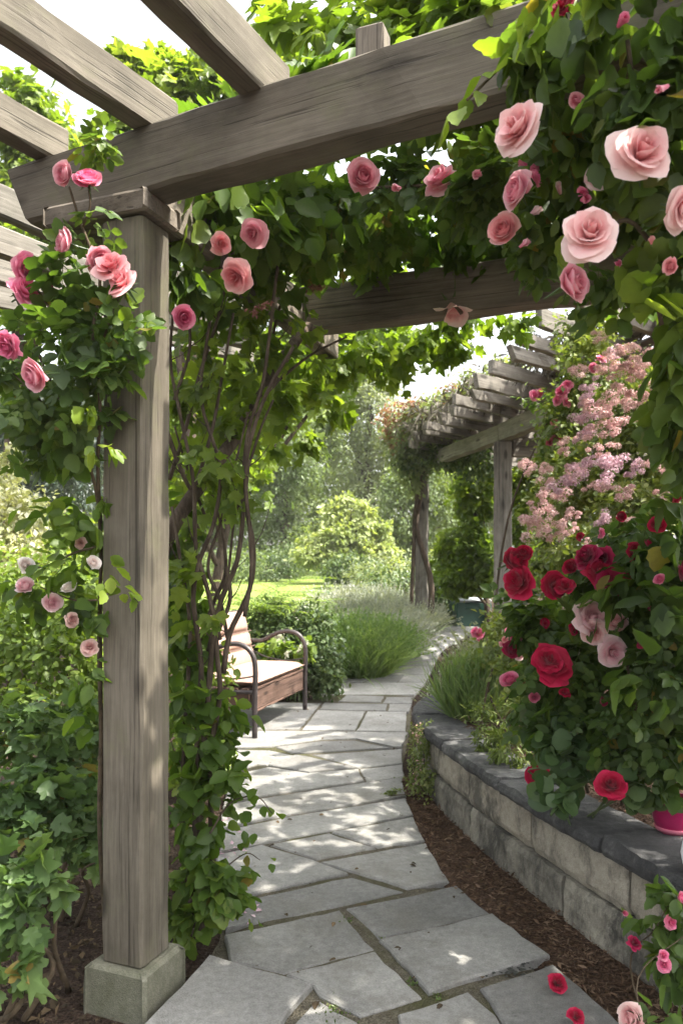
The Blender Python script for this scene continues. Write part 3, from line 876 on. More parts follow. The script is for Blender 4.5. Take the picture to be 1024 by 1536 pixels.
# flagstone path: slabs traced on the ground plane
SL = [
 [(315,1450),(467,1494),(432,1536),(400,1590),(160,1610),(235,1536)],
 [(338,1412),(509,1375),(559,1433),(426,1470),(346,1452)],
 [(432,1474),(562,1439),(630,1508),(590,1522),(540,1536),(480,1506),(469,1492)],
 [(340,1401),(500,1370),(604,1346),(529,1325),(500,1329),(373,1359),(335,1370)],
 [(482,1302),(569,1285),(638,1273),(672,1331),(611,1342)],
 [(405,1274),(494,1257),(562,1280),(475,1297)],
 [(392,1277),(470,1300),(520,1320),(373,1352),(335,1362),(325,1292)],
 [(499,1256),(619,1233),(636,1268),(567,1279)],
 [(364,1247),(439,1231),(608,1205),(619,1230),(494,1254),(398,1272),(330,1284),(332,1256)],
 [(332,1250),(335,1216),(417,1201),(549,1181),(603,1174),(608,1201),(440,1228),(364,1243)],
 [(463,1166),(537,1160),(546,1178),(417,1197),(337,1211),(345,1170),(402,1157)],
 [(540,1159),(603,1152),(605,1171),(550,1178)],
 [(443,1138),(463,1141),(534,1157),(463,1164),(403,1154)],
 [(469,1137),(603,1128),(603,1149),(539,1157)],
 [(345,1162),(386,1152),(400,1153),(440,1138),(404,1130),(345,1129)],
 [(415,1126),(480,1117),(532,1116),(584,1127),(467,1134),(439,1135)],
 [(345,1126),(408,1125),(480,1114),(534,1113),(590,1125),(602,1125),(611,1104),(440,1101),(345,1101)],
 [(454,1099),(476,1070),(547,1072),(532,1100)],
 [(551,1072),(609,1072),(608,1102),(535,1101)],
 [(345,1098),(449,1098),(474,1067),(481,1059),(400,1057),(340,1070)],
 [(486,1058),(580,1060),(578,1070),(479,1068)],
 [(584,1060),(616,1060),(612,1071),(582,1070)],
 [(519,1047),(575,1049),(570,1057),(508,1056)],
 [(579,1049),(618,1049),(617,1058),(574,1058)],
 [(520,1372),(684,1337),(733,1379),(568,1417)],
 [(570,1422),(738,1383),(822,1447),(643,1502)],
 [(721,1496),(828,1462),(914,1536),(985,1610),(800,1620)],
 [(598,1536),(701,1502),(742,1536),(790,1620),(600,1640)],
 [(444,1545),(476,1512),(535,1545),(560,1620),(420,1600)],
]
def slab(acc, pts, seed, h=0.03):
    rng = rs(seed)
    pts = np.array(pts, float)
    area = 0.5 * np.sum(pts[:, 0] * np.roll(pts[:, 1], -1) - np.roll(pts[:, 0], -1) * pts[:, 1])
    if area < 0: pts = pts[::-1]
    ring = []
    n = len(pts)
    for i in range(n):
        a, b = pts[i], pts[(i + 1) % n]
        L = np.linalg.norm(b - a); k = max(1, int(L / 0.07))
        d = (b - a) / max(L, 1e-6); nr = np.array([-d[1], d[0]])
        for j in range(k):
            t = j / k
            if j == 0:
                prev = pts[i - 1]; c = (prev - a) / np.linalg.norm(prev - a) + d
                ring.append(a - c * 0.0035)
            else:
                ring.append(a + (b - a) * t + nr * rng.randn() * 0.0028)
    ring = np.array(ring); m = len(ring)
    cen = ring.mean(axis=0)
    ins = unit(cen - ring)
    tilt = rng.randn(2) * 0.004
    zt = h + rng.randn() * 0.003
    def lift(p, z): return np.concatenate([p, [[z + gz(q[1]) + tilt @ (q - cen)] for q in p]], axis=1)
    r0 = lift(ring, 0.0 - 0.01); r1 = lift(ring, zt - 0.007); r2 = lift(ring + ins * 0.007, zt)
    Vv = np.vstack([r0, r1, r2]); Fc = []
    for k in range(2):
        for j in range(m):
            a, b = k * m + j, k * m + (j + 1) % m
            Fc.append((a, b, b + m, a + m))
    Fc.append(tuple(2 * m + j for j in range(m)))
    acc.add(Vv, Fc)

acc = Acc()
for i, s in enumerate(SL):
    w = np.array([G(px, py)[:2] for px, py in s])
    slab(acc, w, i, 0.055 if i == 0 else 0.03)
EL = [(335,1400),(335,1300),(338,1200),(345,1100),(400,1056),(470,1050),(505,1022),(550,1008),(590,988),(612,966),(640,951),(662,940)]
ER = [(960,1590),(914,1536),(828,1462),(734,1378),(672,1331),(638,1270),(619,1231),(606,1190),(603,1150),(614,1100),(618,1050),(640,1024),(650,1002),(662,977),(690,960),(722,945)]
WL = np.array([G(*q)[:2] for q in EL]); WR = np.array([G(*q)[:2] for q in ER])
def edge(W, y): return float(np.interp(y, W[:, 1], W[:, 0]))
rng = rs(77)
y = G(560, 1046)[1] + 0.02
while y < 15.5:
    d = 0.42 + 0.25 * rng.rand()
    l0, l1, r0_, r1_ = edge(WL, y) + 0.0, edge(WL, y + d), edge(WR, y), edge(WR, y + d)
    k = rng.choice([1, 2, 2, 3])
    cuts = [0.0] + sorted((np.arange(1, k) / k + rng.randn(k - 1) * 0.09).tolist()) + [1.0]
    for a, b in zip(cuts[:-1], cuts[1:]):
        sk = rng.randn() * 0.02
        g = 0.012
        slab(acc, [(l0 + (r0_ - l0) * a + g, y + g), (l0 + (r0_ - l0) * b - g, y + g), (l1 + (r1_ - l1) * (b + sk * (b < 1)) - g, y + d - g), (l1 + (r1_ - l1) * (a + sk * (a > 0)) + g, y + d - g)], rng.randint(9999), 0.03)
    y += d
# paving behind the viewpoint's edge of the picture
for j, yy in enumerate(np.arange(-1.6, 2.1, 0.62)):
    for x0, x1 in ((-0.55, 0.02), (0.06, 0.62), (0.66, 1.1)):
        slab(acc, [(x0, yy), (x1, yy), (x1, yy + 0.58), (x0, yy + 0.58)], j * 7 + int(x0 * 50) % 40, 0.028)
V, f = acc.get()
tag(link('path', make_mesh('path', V, f, M['slab'])), kind='structure')
# grit bed under the slabs
WLb = np.vstack([[(-0.6, -2)], [(-0.58, 2.25)], [G(300, 1460)[:2]], WL]); WRb = np.vstack([[(1.15, -2)], [(1.1, 2.2)], WR])
V = []; f = []
bys = np.concatenate([np.linspace(-2, 2.2, 6), np.linspace(2.3, 16.2, 90)])
for yv in bys:
    l, r_ = edge(WLb, yv) - 0.0, edge(WRb, yv) + 0.0
    for t in np.linspace(0, 1, 7): V.append((l + (r_ - l) * t, yv, gz(yv) + 0.016 + (0.004 if 0 < t < 1 else -0.02)))
for j in range(len(bys) - 1):
    for i in range(6):
        a = j * 7 + i; f.append((a, a + 1, a + 8, a + 7))
tag(link('path_bed', make_mesh('path_bed', np.array(V), f, M['joint'], True)), kind='structure')
# moss in a few joints
rng = rs(8); Pm = []
for (px, py, k, s) in ((505, 1530, 130, 0.03), (618, 1484, 40, 0.012), (520, 1390, 24, 0.01), (600, 1178, 150, 0.035), (575, 1420, 24, 0.008), (655, 1505, 30, 0.01), (585, 1192, 120, 0.03)):
    c = G(px, py); Pm.append(c + rng.randn(k, 3) * np.array([s, s * 1.3, 0.004]) + np.array([0, 0, 0.022]))
Pm = np.concatenate(Pm); n = len(Pm)
V, fc = place_leaves('small', Pm, rng.randn(n, 3) + np.array([0, 0, 0.8]), rng.randn(n, 3), 0.007 + 0.010 * rng.rand(n), rng)
tag(link('moss', make_mesh('moss', V, fc, M['moss'])), 'bright green moss tufts in the joints of the paving', 'moss', kind='stuff')

# ------------------------------------------------------------------ retaining wall with raised bed
WF = np.array([(1.55, 1.2), (1.36, 1.9), (1.108, 2.61), (1.007, 2.94), (0.919, 3.22), (0.833, 3.55), (0.76, 3.83), (0.685, 4.19), (0.597, 4.64), (0.553, 5.0), (0.53, 5.4), (0.58, 5.78), (0.72, 6.1), (0.95, 6.35), (1.25, 6.5)])
WC = smooth_path(np.c_[WF, np.zeros(len(WF))], 14)[:, :2]
_seg = np.linalg.norm(np.diff(WC, axis=0), axis=1); WS = np.concatenate([[0], np.cumsum(_seg)])
def wall_at(s):
    p = np.array([np.interp(s, WS, WC[:, 0]), np.interp(s, WS, WC[:, 1])])
    q = np.array([np.interp(s + 0.02, WS, WC[:, 0]), np.interp(s + 0.02, WS, WC[:, 1])]) - np.array([np.interp(s - 0.02, WS, WC[:, 0]), np.interp(s - 0.02, WS, WC[:, 1])])
    t = q / np.linalg.norm(q)
    return p, t, np.array([t[1], -t[0]])      # point, tangent (towards far end), inward normal (+x side)
def s_of_y(y): 
    i = np.argmin(np.abs(WC[:, 1] - y)); return WS[i]
def wall_block(acc, s0, s1, z0, z1, d0, d1, seed, rough=0.006, ch=0.012):
    """curved block: d0 front offset (negative = out), d1 back offset"""
    rng = rs(seed)
    n = max(3, int((s1 - s0) / 0.025)); m = max(3, int((z1 - z0) / 0.03))
    ss = np.linspace(s0, s1, n + 1)
    prof = []      # (offset, z) closed loop
    for k in range(m + 1): 
        t = k / m; e = ch if k in (0, m) else 0.0
        prof.append((d0 + e, z0 + (z1 - z0) * t, 1))
    nd = max(2, int((d1 - d0) / 0.06))
    for k in range(1, nd + 1): prof.append((d0 + (d1 - d0) * k / nd, z1, 2))
    prof.append((d1, z0, 0))
    k = len(prof); Vv = []
    off = rng.rand(3) * 50
    for i, s in enumerate(ss):
        p, t, nr = wall_at(s)
        e2 = ch if i in (0, n) else 0
        for (d, z, kind) in prof:
            q = Vector((s * 5 + off[0], z * 9 + off[1], d * 9 + off[2]))
            jt = rough * (0.55 * mnoise.noise(q) + 0.45 * mnoise.noise(q * 3.3) + 0.3 * mnoise.noise(q * 7.7))
            dd = d + (jt + e2 * 0.8 if kind == 1 else 0)
            zz = z + (jt * 0.7 if kind == 2 or (kind == 1 and z == z1) else 0)
            if kind == 2 and d > d1 - 1e-6: zz -= 0.003
            w = p + nr * dd
            Vv.append((w[0], w[1], zz))
    Fc = []
    for i in range(n):
        for j in range(k):
            a, b = i * k + j, i * k + (j + 1) % k
            Fc.append((b, a, a + k, b + k))
    Fc.append(tuple(range(k))); Fc.append(tuple(n * k + j for j in range(k - 1, -1, -1)))
    acc.add(np.array(Vv), Fc)

wall = thing('retaining_wall', 'curved low retaining wall of stained tan stone blocks under dark rough coping', 'wall', (0.919, 3.22, 0))
a_lo, a_hi, a_cp = Acc(), Acc(), Acc()
lo = [0.0, s_of_y(1.75), s_of_y(2.5), s_of_y(3.23), s_of_y(4.15), s_of_y(4.85), s_of_y(5.5), s_of_y(6.0), WS[-1]]
hi = [0.0, s_of_y(1.4), s_of_y(2.15), s_of_y(2.83), s_of_y(3.5), s_of_y(4.22), s_of_y(4.75), s_of_y(5.25), s_of_y(5.75), s_of_y(6.15), WS[-1]]
cp = [0.0, s_of_y(1.5), s_of_y(2.2), s_of_y(2.93), s_of_y(3.75), s_of_y(4.55), s_of_y(4.95), s_of_y(5.4), s_of_y(5.9), WS[-1]]
for i in range(len(lo) - 1): wall_block(a_lo, lo[i] + 0.007, lo[i + 1] - 0.007, -0.05, 0.2, 0.0, 0.22, 10 + i, 0.016)
for i in range(len(hi) - 1): wall_block(a_hi, hi[i] + 0.007, hi[i + 1] - 0.007, 0.21, 0.396, 0.012, 0.22, 40 + i, 0.016)
for i in range(len(cp) - 1): wall_block(a_cp, cp[i] + 0.006, cp[i + 1] - 0.006, 0.401, 0.460 + 0.007 * (i % 3), -0.03, 0.27, 70 + i, 0.018, 0.012)
part('lower_course', a_lo.get(), M['wallstone_dark'], wall, label='lower course of large blocks dark with damp stains')
part('upper_course', a_hi.get(), M['wallstone'], wall, label='upper course of paler tan blocks streaked with black')
part('coping', a_cp.get(), M['coping'], wall, label='dark grey rough coping stones')

# soil of the raised bed (behind the wall), rising a little away from it
V = []; f = []
sss = np.linspace(0, WS[-1], 70)
for s in sss:
    p, t, nr = wall_at(s)
    far = np.array([9.0, p[1] + (p[1] - 3.5) * 0.9])
    for t_ in (0, .02, .05, .1, .18, .3, .5, .75, 1):
        q = (p + nr * 0.2) * (1 - t_) + far * t_
        V.append((q[0], q[1], 0.425 + 0.035 * mnoise.noise(Vector((q[0] * 5, q[1] * 5, 1))) + 0.10 * min(1, t_ * 4) + (gz(q[1]) if t_ > 0 else 0)))
for j in range(len(sss) - 1):
    for i in range(8):
        a = j * 9 + i; f.append((a, a + 9, a + 10, a + 1))
tag(link('raised_bed_ground', make_mesh('raised_bed_ground', np.array(V), f, M['mulch'], True)), kind='structure')

V = []; f = []
mys = np.linspace(1.7, 5.45, 90)
for yv in mys:
    p_ = wall_at(s_of_y(yv))[0]; l = edge(WR, yv) - 0.03; r_ = float(np.interp(yv, WF[:, 1], WF[:, 0])) + 0.06
    for t in np.linspace(0, 1, 12):
        x = l + (r_ - l) * t
        V.append((x, yv, 0.019 + 0.008 * mnoise.noise(Vector((x * 11, yv * 11, 2))) + 0.012 * t * t - (0.012 if t == 0 else 0)))
for j in range(len(mys) - 1):
    for i in range(11):
        a = j * 12 + i; f.append((a, a + 1, a + 13, a + 12))
tag(link('mulch_ground', make_mesh('mulch_ground', np.array(V), f, M['mulch'], True)), kind='structure')
# bark chips of the mulch strip and the bed, dead leaves under the post
rng = rs(21); Pc = []
for k in range(5200):
    s = rng.rand() * (s_of_y(5.3) - s_of_y(1.6)) + s_of_y(1.6)
    p, t, nr = wall_at(s)
    er = edge(WR, p[1])
    q = np.array([er + (p[0] - er) * rng.rand(), p[1]])
    Pc.append((q[0], q[1], 0.020 + 0.016 * rng.rand() + 0.010 * (q[0] - er) / max(0.05, p[0] - er)))
for k in range(1500):
    s = rng.rand() * (s_of_y(5.6) - s_of_y(2.0)) + s_of_y(2.0)
    p, t, nr = wall_at(s); q = p + nr * (0.24 + 0.35 * rng.rand() ** 1.5)
    Pc.append((q[0], q[1], 0.472 + 0.012 * rng.rand()))
Pc = np.array(Pc); n = len(Pc)
d = rng.randn(n, 3) * np.array([1, 1, 0.25]); nn = rng.randn(n, 3) * 0.5 + np.array([0, 0, 1])
V, fc = place_leaves('narrow', Pc, d, nn, 0.014 + 0.032 * rng.rand(n) ** 2, rng, 0.1)
tag(link('mulch_chips', make_mesh('mulch_chips', V, fc, M['chip'])), 'brown bark chips filling the strip beside the stone wall', 'mulch', kind='stuff')
rng = rs(22); n = 4200
q = np.stack([-2.2 + 2.1 * rng.rand(n), 1.9 + 2.2 * rng.rand(n), np.zeros(n)], axis=1)
k = q[:, 0] < np.array([edge(WLb, yy) for yy in q[:, 1]]) - 0.02
q = q[k]; n = len(q); q[:, 2] = [ground_z(*t[:2]) + 0.012 * rng.rand() + 0.004 for t in q]
V, fc = merge(place_leaves('small', q, rng.randn(n, 3) * np.array([1, 1, .35]), rng.randn(n, 3) * .5 + np.array([0, 0, 1]), 0.015 + 0.04 * rng.rand(n) ** 2, rng, 0.5))
tag(link('leaf_litter', make_mesh('leaf_litter', V, fc, M['litter'])), 'dark fallen leaves and bark on the soil around the post base', 'leaf litter', kind='stuff')

# ------------------------------------------------------------------ front pergola
PO = np.array([-0.712, 2.66])                      # post centre
bm = np.array([0.897, -0.442])                     # crossbeam direction
bmn = np.array([0.442, 0.897])
bd = np.array([0.9345, -0.356])                    # beam direction (towards the right / the viewer)
dd = np.array([0.356, 0.9345])                     # depth direction
perg = thing('front_pergola', 'weathered timber pergola whose thick post and crossbeam frame the view', 'pergola', (PO[0], PO[1], 0))
part('post_base', box((*PO, 0), bd, dd, 0.255, 0.255, -0.05, 0.155, 0.012, 0.0015, 1, 0.98, 3), M['plinth'], perg, label='mossy square concrete base block')
timber('post', (PO[0], PO[1], 0.153), (PO[0], PO[1], 2.681), 0.164, 0.164, M['timber'], perg, chamfer=0.009, jit=0.0016, roll=(*dd, 0))
part('beam_block', box((*(PO - 0.10 * bd), 0), bd, dd, 0.43, 0.215, 2.683, 2.758, 0.01, 0.0015, 2), M['timber_dark'], perg, label='short dark brown block capping the post')
def onbeam(s): return PO + bm * s
b0, b1 = onbeam(-0.57), onbeam(2.35)
timber('beam', (*b0, 2.872), (*b1, 2.872), 0.13, 0.222, M['timber'], perg, chamfer=0.01, jit=0.002, end_cut=(0.11, 0), label='main crossbeam with a slanted left end')
# second beam, further in
s0 = P(448, 473, 4.06); s0[2] = 0
c2a = np.array([s0[0], s0[1]]); c2b = c2a + bd * 2.3
timber('beam', (*c2a, 2.845), (*c2b, 2.845), 0.12, 0.235, M['timber_dark'], perg, chamfer=0.01, jit=0.003, label='darker second crossbeam further along the path')
# side beam joining them on the left
timber('side_beam', (*(PO + dd * 0.08), 2.83), (*(c2a + (c2a - PO) * 0.35), 2.83), 0.10, 0.2, M['timber_dark'], perg)
# hidden far-side posts
for q, nm in ((onbeam(2.2), 'post'), (c2a + bd * 2.12, 'post')):
    timber(nm, (q[0], q[1], 0.3), (q[0], q[1], 2.727), 0.16, 0.16, M['timber'], perg, roll=(*dd, 0))
def rafter(start, ang_px, zc, length, back, w=0.075, h=0.15, mat='timber', label=None):
    v = unit(np.array([ang_px - 512.0, F]))
    s = np.array(start)
    timber('rafter', (*(s - v * length), zc), (*(s + v * back), zc), w, h, M[mat], perg, chamfer=0.007, jit=0.002, label=label)
q = P(402, 128, 2.46); rafter((q[0], q[1]), 1106, 3.045, 3.0, 0.06, 0.09, 0.15)
q = P(236, 180, 2.63); rafter((q[0], q[1]), 1232, 3.045, 3.0, 0.06, 0.08, 0.14)
q = P(74, 216, 2.80); rafter((q[0], q[1]), 1222, 3.045, 3.0, 0.06, 0.075, 0.13)
for (px, py, zc, vp, L_) in ((110, 352, 2.99, 1250, 1.5), (112, 402, 2.99, 1400, 1.8), (112, 438, 2.99, 1600, 2.2), (115, 470, 2.99, 1800, 2.6)):
    Yr = (zc - EYE) * F / (HZ - py)
    q = P(px, py, Yr); rafter((q[0], q[1]), vp, zc, L_, 1.25, 0.06, 0.13, 'timber_grey')
# stub of upright on the beam
q = onbeam(0.80)
timber('upright', (q[0] + 0.10, q[1] + 0.19, 2.98), (q[0] + 0.10, q[1] + 0.19, 3.24), 0.09, 0.09, M['timber_dark'], perg, roll=(*dd, 0))

# ------------------------------------------------------------------ second pergola
p2 = thing('far_pergola', 'grey weathered pergola with slatted roof farther along the path', 'pergola', (2.1, 10, gz(10)))
M2 = M['timber_grey']
A = np.array([1.34, 13.2]); Bp = np.array([2.1, 10.0]); Cp = np.array([2.42, 8.4]); Dp = np.array([2.95, 6.0])
timber('post', (2.1, 10.0, gz(10) - 0.05), (2.1, 10.0, 3.12), 0.225, 0.2, M2, p2, roll=(0.25, 1, 0), label='straight square grey post')
timber('post', (1.36, 13.0, gz(13) - 0.1), (1.36, 13.0, 3.13), 0.2, 0.19, M2, p2, roll=(0.25, 1, 0), jit=0.008, label='older weathered square post wrapped by a climber stem')
timber('beam', (1.25, 13.5, 3.235), (2.1, 10.0, 3.235), 0.14, 0.21, M2, p2)
timber('beam', (2.1, 9.98, 3.238), (2.98, 5.7, 3.238), 0.15, 0.22, M2, p2)
timber('beam', (2.22, 10.03, 3.06), (4.4, 10.5, 3.06), 0.12, 0.24, M2, p2)
timber('post', (2.95, 5.8, 0.3), (2.95, 5.8, 3.12), 0.2, 0.2, M2, p2, roll=(0.25, 1, 0))
timber('post', (4.3, 10.5, 0.2), (4.3, 10.5, 2.94), 0.2, 0.2, M2, p2, roll=(0.25, 1, 0))
rv = unit(np.array([0.75, 0.66]))
for i, y in enumerate(np.linspace(5.7, 12.9, 17)):
    x = 2.1 - (y - 10) * 0.222
    hr_ = 0.11 + 0.06 * ((i * 5) % 4) / 4
    o = float(np.interp(y, [5.7, 7, 9, 11, 13], [1.9, 1.6, 1.1, 0.8, 0.6])) + 0.2 * ((i * 7) % 5) / 5
    zc = 3.43 + 0.015 * ((i * 3) % 4)
    timber('rafter', (x - rv[0] * o, y - rv[1] * o, zc), (x + rv[0] * 2.6, y + rv[1] * 2.6, zc + 0.02), 0.06, hr_, M2, p2, jit=0.003, end_cut=(0.04 * (i % 3), 0), bow=0.02 * ((i % 3) - 1))
for i, k in enumerate(np.linspace(-0.25, 2.3, 9)):
    timber('slat', (2.1 + 0.222 * 4.4 + rv[0] * k, 5.6 + rv[1] * k, 3.56 + 0.006 * (i % 3)), (2.1 - 0.222 * 3 + rv[0] * k, 13.0 + rv[1] * k, 3.56 + 0.006 * (i % 3)), 0.17, 0.028, M2, p2, jit=0.004)

# ------------------------------------------------------------------ bench
bA = np.array([-0.744, 6.58]); bB = np.array([-0.375, 7.88])
bu = unit(bB - bA); bw = np.array([-bu[1], bu[0]]); bL = np.linalg.norm(bB - bA)
def bp(s, d, z): 
    q = bA + bu * s + bw * d
    return np.array([q[0], q[1], z + 0.03])
bench = thing('garden_bench', 'metal garden bench with curved arms and cream cushions beside the path', 'bench', (bA[0], bA[1], 0))
for s in (0.0, bL):
    o = part('arm_frame', tube([bp(s, 0.0, -0.0), bp(s, 0.0, 0.3), bp(s, -0.005, 0.6), bp(s, 0.035, 0.735), bp(s, 0.14, 0.80), bp(s, 0.28, 0.79), bp(s, 0.40, 0.735), bp(s, 0.48, 0.70), bp(s, 0.60, 0.70)], 0.024, 0.022, n=9, k=6), M['bench_frame'], bench, True)
    part('leg', tube([bp(s, 0.62, 0.0), bp(s, 0.58, 0.3), bp(s, 0.57, 0.45), bp(s, 0.63, 0.7), bp(s, 0.73, 1.02)], 0.022, 0.02, n=8), M['bench_frame'], bench, True)
    part('side_rail', tube([bp(s, 0.0, 0.39), bp(s, 0.3, 0.385), bp(s, 0.58, 0.38)], 0.018, n=7), M['bench_frame'], bench, True)
    part('arm_loop', tube([bp(s, 0.0, 0.53), bp(s, 0.2, 0.50), bp(s, 0.42, 0.53), bp(s, 0.60, 0.60)], 0.008, n=6), M['bench_frame'], bench, True)
ap = Acc()
for (z0, z1, d) in ((0.235, 0.40, 0.03), ):
    V, f = box(bp(bL / 2, d, 0), bu, bw, bL - 0.05, 0.03, z0 + 0.03, z1 + 0.03, 0.006); ap.add(V, f)
V, f = box(bp(bL / 2, 0.022, 0), bu, bw, bL - 0.06, 0.03, 0.40 + 0.033, 0.425 + 0.033, 0.004); ap.add(V, f)
V, f = box(bp(bL / 2, 0.022, 0), bu, bw, bL - 0.06, 0.03, 0.205 + 0.03, 0.232 + 0.03, 0.004); ap.add(V, f)
V, f = ap.get()
o = timber('apron', bp(0.03, 0.03, 0.315), bp(bL - 0.03, 0.03, 0.315), 0.03, 0.17, M['bench_wood'], bench)
timber('apron_trim', bp(0.03, 0.018, 0.413), bp(bL - 0.03, 0.018, 0.413), 0.03, 0.022, M['bench_wood'], bench)
timber('apron_trim', bp(0.03, 0.018, 0.222), bp(bL - 0.03, 0.018, 0.222), 0.03, 0.018, M['bench_wood'], bench)
for s in (0.035, bL - 0.035): timber('side_panel', bp(s, 0.06, 0.315), bp(s, 0.56, 0.315), 0.025, 0.16, M['bench_wood'], bench)
timber('rear_rail', bp(0.03, 0.57, 0.34), bp(bL - 0.03, 0.57, 0.34), 0.03, 0.1, M['bench_wood'], bench)
for k in range(5): timber('seat_slat', bp(0.02, 0.1 + 0.1 * k, 0.405), bp(bL - 0.02, 0.1 + 0.1 * k, 0.405), 0.07, 0.02, M['bench_wood'], bench)
def pillow(c, ax, ay, az, lx, ly, lz, nx=20, ny=12, puff=0.35, seed=0):
    """soft slab: rounded sides, slightly domed faces"""
    V, f = [], []
    for side in (1, -1):
        for j in range(ny + 1):
            for i in range(nx + 1):
                u, v = i / nx * 2 - 1, j / ny * 2 - 1
                e = (1 - abs(u) ** 7) * (1 - abs(v) ** 6)
                h = lz / 2 * (max(0, e) ** 0.42) * (0.82 + 0.18 * (1 - u * u) * (1 - v * v))
                h += 0.003 * mnoise.noise(Vector((u * 3 + seed, v * 3, side)))
                V.append(c + ax * u * lx / 2 + ay * v * ly / 2 + az * side * h)
    n1 = (nx + 1) * (ny + 1)
    for j in range(ny):
        for i in range(nx):
            a = j * (nx + 1) + i
            f.append((a, a + 1, a + nx + 2, a + nx + 1)); f.append((a + n1 + nx + 1, a + n1 + nx + 2, a + n1 + 1, a + n1))
    return np.array(V), f
u3 = np.array([*bu, 0]); w3 = np.array([*bw, 0]); z3 = np.array([0, 0, 1.0])
V, f = pillow(bp(bL / 2, 0.275, 0.468), u3, w3, z3, bL - 0.07, 0.57, 0.115)
part('seat_cushion', (V, f), M['cushion'], bench, True)
rk = unit(np.array([*(bw * 0.26), 1.0])); nk = np.cross(u3, rk)
bk = Acc(); sm = Acc()
hs = [0.0, 0.175, 0.335, 0.56]
for i in range(3):
    c = bp(bL / 2, 0.535, 0.47) + rk * (hs[i] + hs[i + 1]) / 2
    V, f = pillow(c, u3, rk, nk, bL - 0.06, hs[i + 1] - hs[i] - 0.002, 0.12, 20, 8, seed=i); bk.add(V, f)
part('back_cushion', bk.get(), M['cushion'], bench, True)
sl = []
for h in hs[1:3]: sl.append(([bp(0.05, 0.535, 0.47) + rk * h - nk * s_ * 0.047 for s_ in (1,)] + [bp(bL - 0.05, 0.535, 0.47) + rk * h - nk * 0.047], 0.006))
for h in hs[1:3]: sl.append(([bp(0.05, 0.535, 0.47) + rk * h + nk * 0.047, bp(bL - 0.05, 0.535, 0.47) + rk * h + nk * 0.047], 0.006))
part('seam_cord', tubes(sl, n=6, k=3), M['seam'], bench, True)
part('back_rail', tubes([([bp(-0.0, 0.72, 1.0), bp(bL, 0.72, 1.0)], 0.02), ([bp(0, 0.575, 0.45), bp(bL, 0.575, 0.45)], 0.018)], n=8, k=3), M['bench_frame'], bench, True)

# ------------------------------------------------------------------ pots, utility box
def lathe(c, prof, n=28):
    V, f = [], []
    for (r_, z) in prof:
        for j in range(n):
            a = 2 * math.pi * j / n; V.append((c[0] + r_ * math.cos(a), c[1] + r_ * math.sin(a), c[2] + z))
    for i in range(len(prof) - 1):
        for j in range(n):
            a, b = i * n + j, i * n + (j + 1) % n; f.append((a, b, b + n, a + n))
    f.append(tuple(range(n - 1, -1, -1)))
    return np.array(V), f
c = P(1009, 1222, 2.98); c[2] = 0.47
pot = thing('flower_pot', 'glossy magenta flower pot on the bed soil behind the wall', 'flower pot', c)
part('bowl', lathe(c, [(0.055, 0), (0.06, 0.0), (0.078, 0.06), (0.088, 0.115), (0.092, 0.13), (0.084, 0.13), (0.078, 0.11), (0.01, 0.105)]), M['pot_pink'], pot, True)
part('rim_band', lathe(c, [(0.0635, 0.008), (0.069, 0.016), (0.0715, 0.026), (0.0675, 0.026)]), M['p_blush'], pot, True, label='pale painted line near the foot')
V, fc = foliage(61, 'ovate', [(c + np.array([0, 0, 0.2]), (0.1, 0.1, 0.09), 60)], 0.06); part('foliage', (V, fc), M['l_rose'], pot)
c = np.array([(1053 - 512) / F * 2.56, 2.56, 0.468])
pot = thing('flower_pot', 'white glazed round pot standing on the coping at the frame edge', 'flower pot', c)
part('bowl', lathe(c, [(0.035, 0), (0.04, 0.0), (0.062, 0.035), (0.068, 0.07), (0.062, 0.105), (0.056, 0.115), (0.05, 0.108), (0.045, 0.09), (0.01, 0.088)]), M['pot_white'], pot, True)
V, fc = foliage(62, 'ovate', [(c + np.array([0.03, 0, 0.16]), (0.06, 0.06, 0.06), 30)], 0.05); part('foliage', (V, fc), M['l_rose'], pot)
c = G(703, 939); 
ub = thing('utility_box', 'low dark green box with pale grey lid beyond the path end', 'utility box', c)
ux_, uy_ = unit(np.array([1, 0.12])), unit(np.array([-0.12, 1]))
part('body', box(c, ux_, uy_, 0.66, 0.7, c[2] - 0.02, c[2] + 0.46, 0.02), M['bin'], ub)
part('lid', box(c, ux_, uy_, 0.70, 0.74, c[2] + 0.463, c[2] + 0.53, 0.03, taper=0.94), M['lid'], ub)
part('handle', tube([(c[0] - 0.12, c[1] - 0.37, c[2] + 0.36), (c[0] - 0.08, c[1] - 0.41, c[2] + 0.36), (c[0] + 0.08, c[1] - 0.41, c[2] + 0.36), (c[0] + 0.12, c[1] - 0.35, c[2] + 0.36)], 0.012), M['bin'], ub, True)

#@@PLANTS
# ------------------------------------------------------------------ climbing rose on the near post
def clip_post(Pn):
    """no leaf inside the post"""
    rel = Pn[:, :2] - PO
    a = np.abs(rel @ bd); b = np.abs(rel @ dd)
    inpost = (a < 0.095) & (b < 0.095) & (Pn[:, 2] < 2.66)
    rb = (Pn[:, 2] > 2.72) & (Pn[:, 2] < 2.99) & (np.abs(rel @ bmn) < 0.075)
    return ~(inpost | rb)

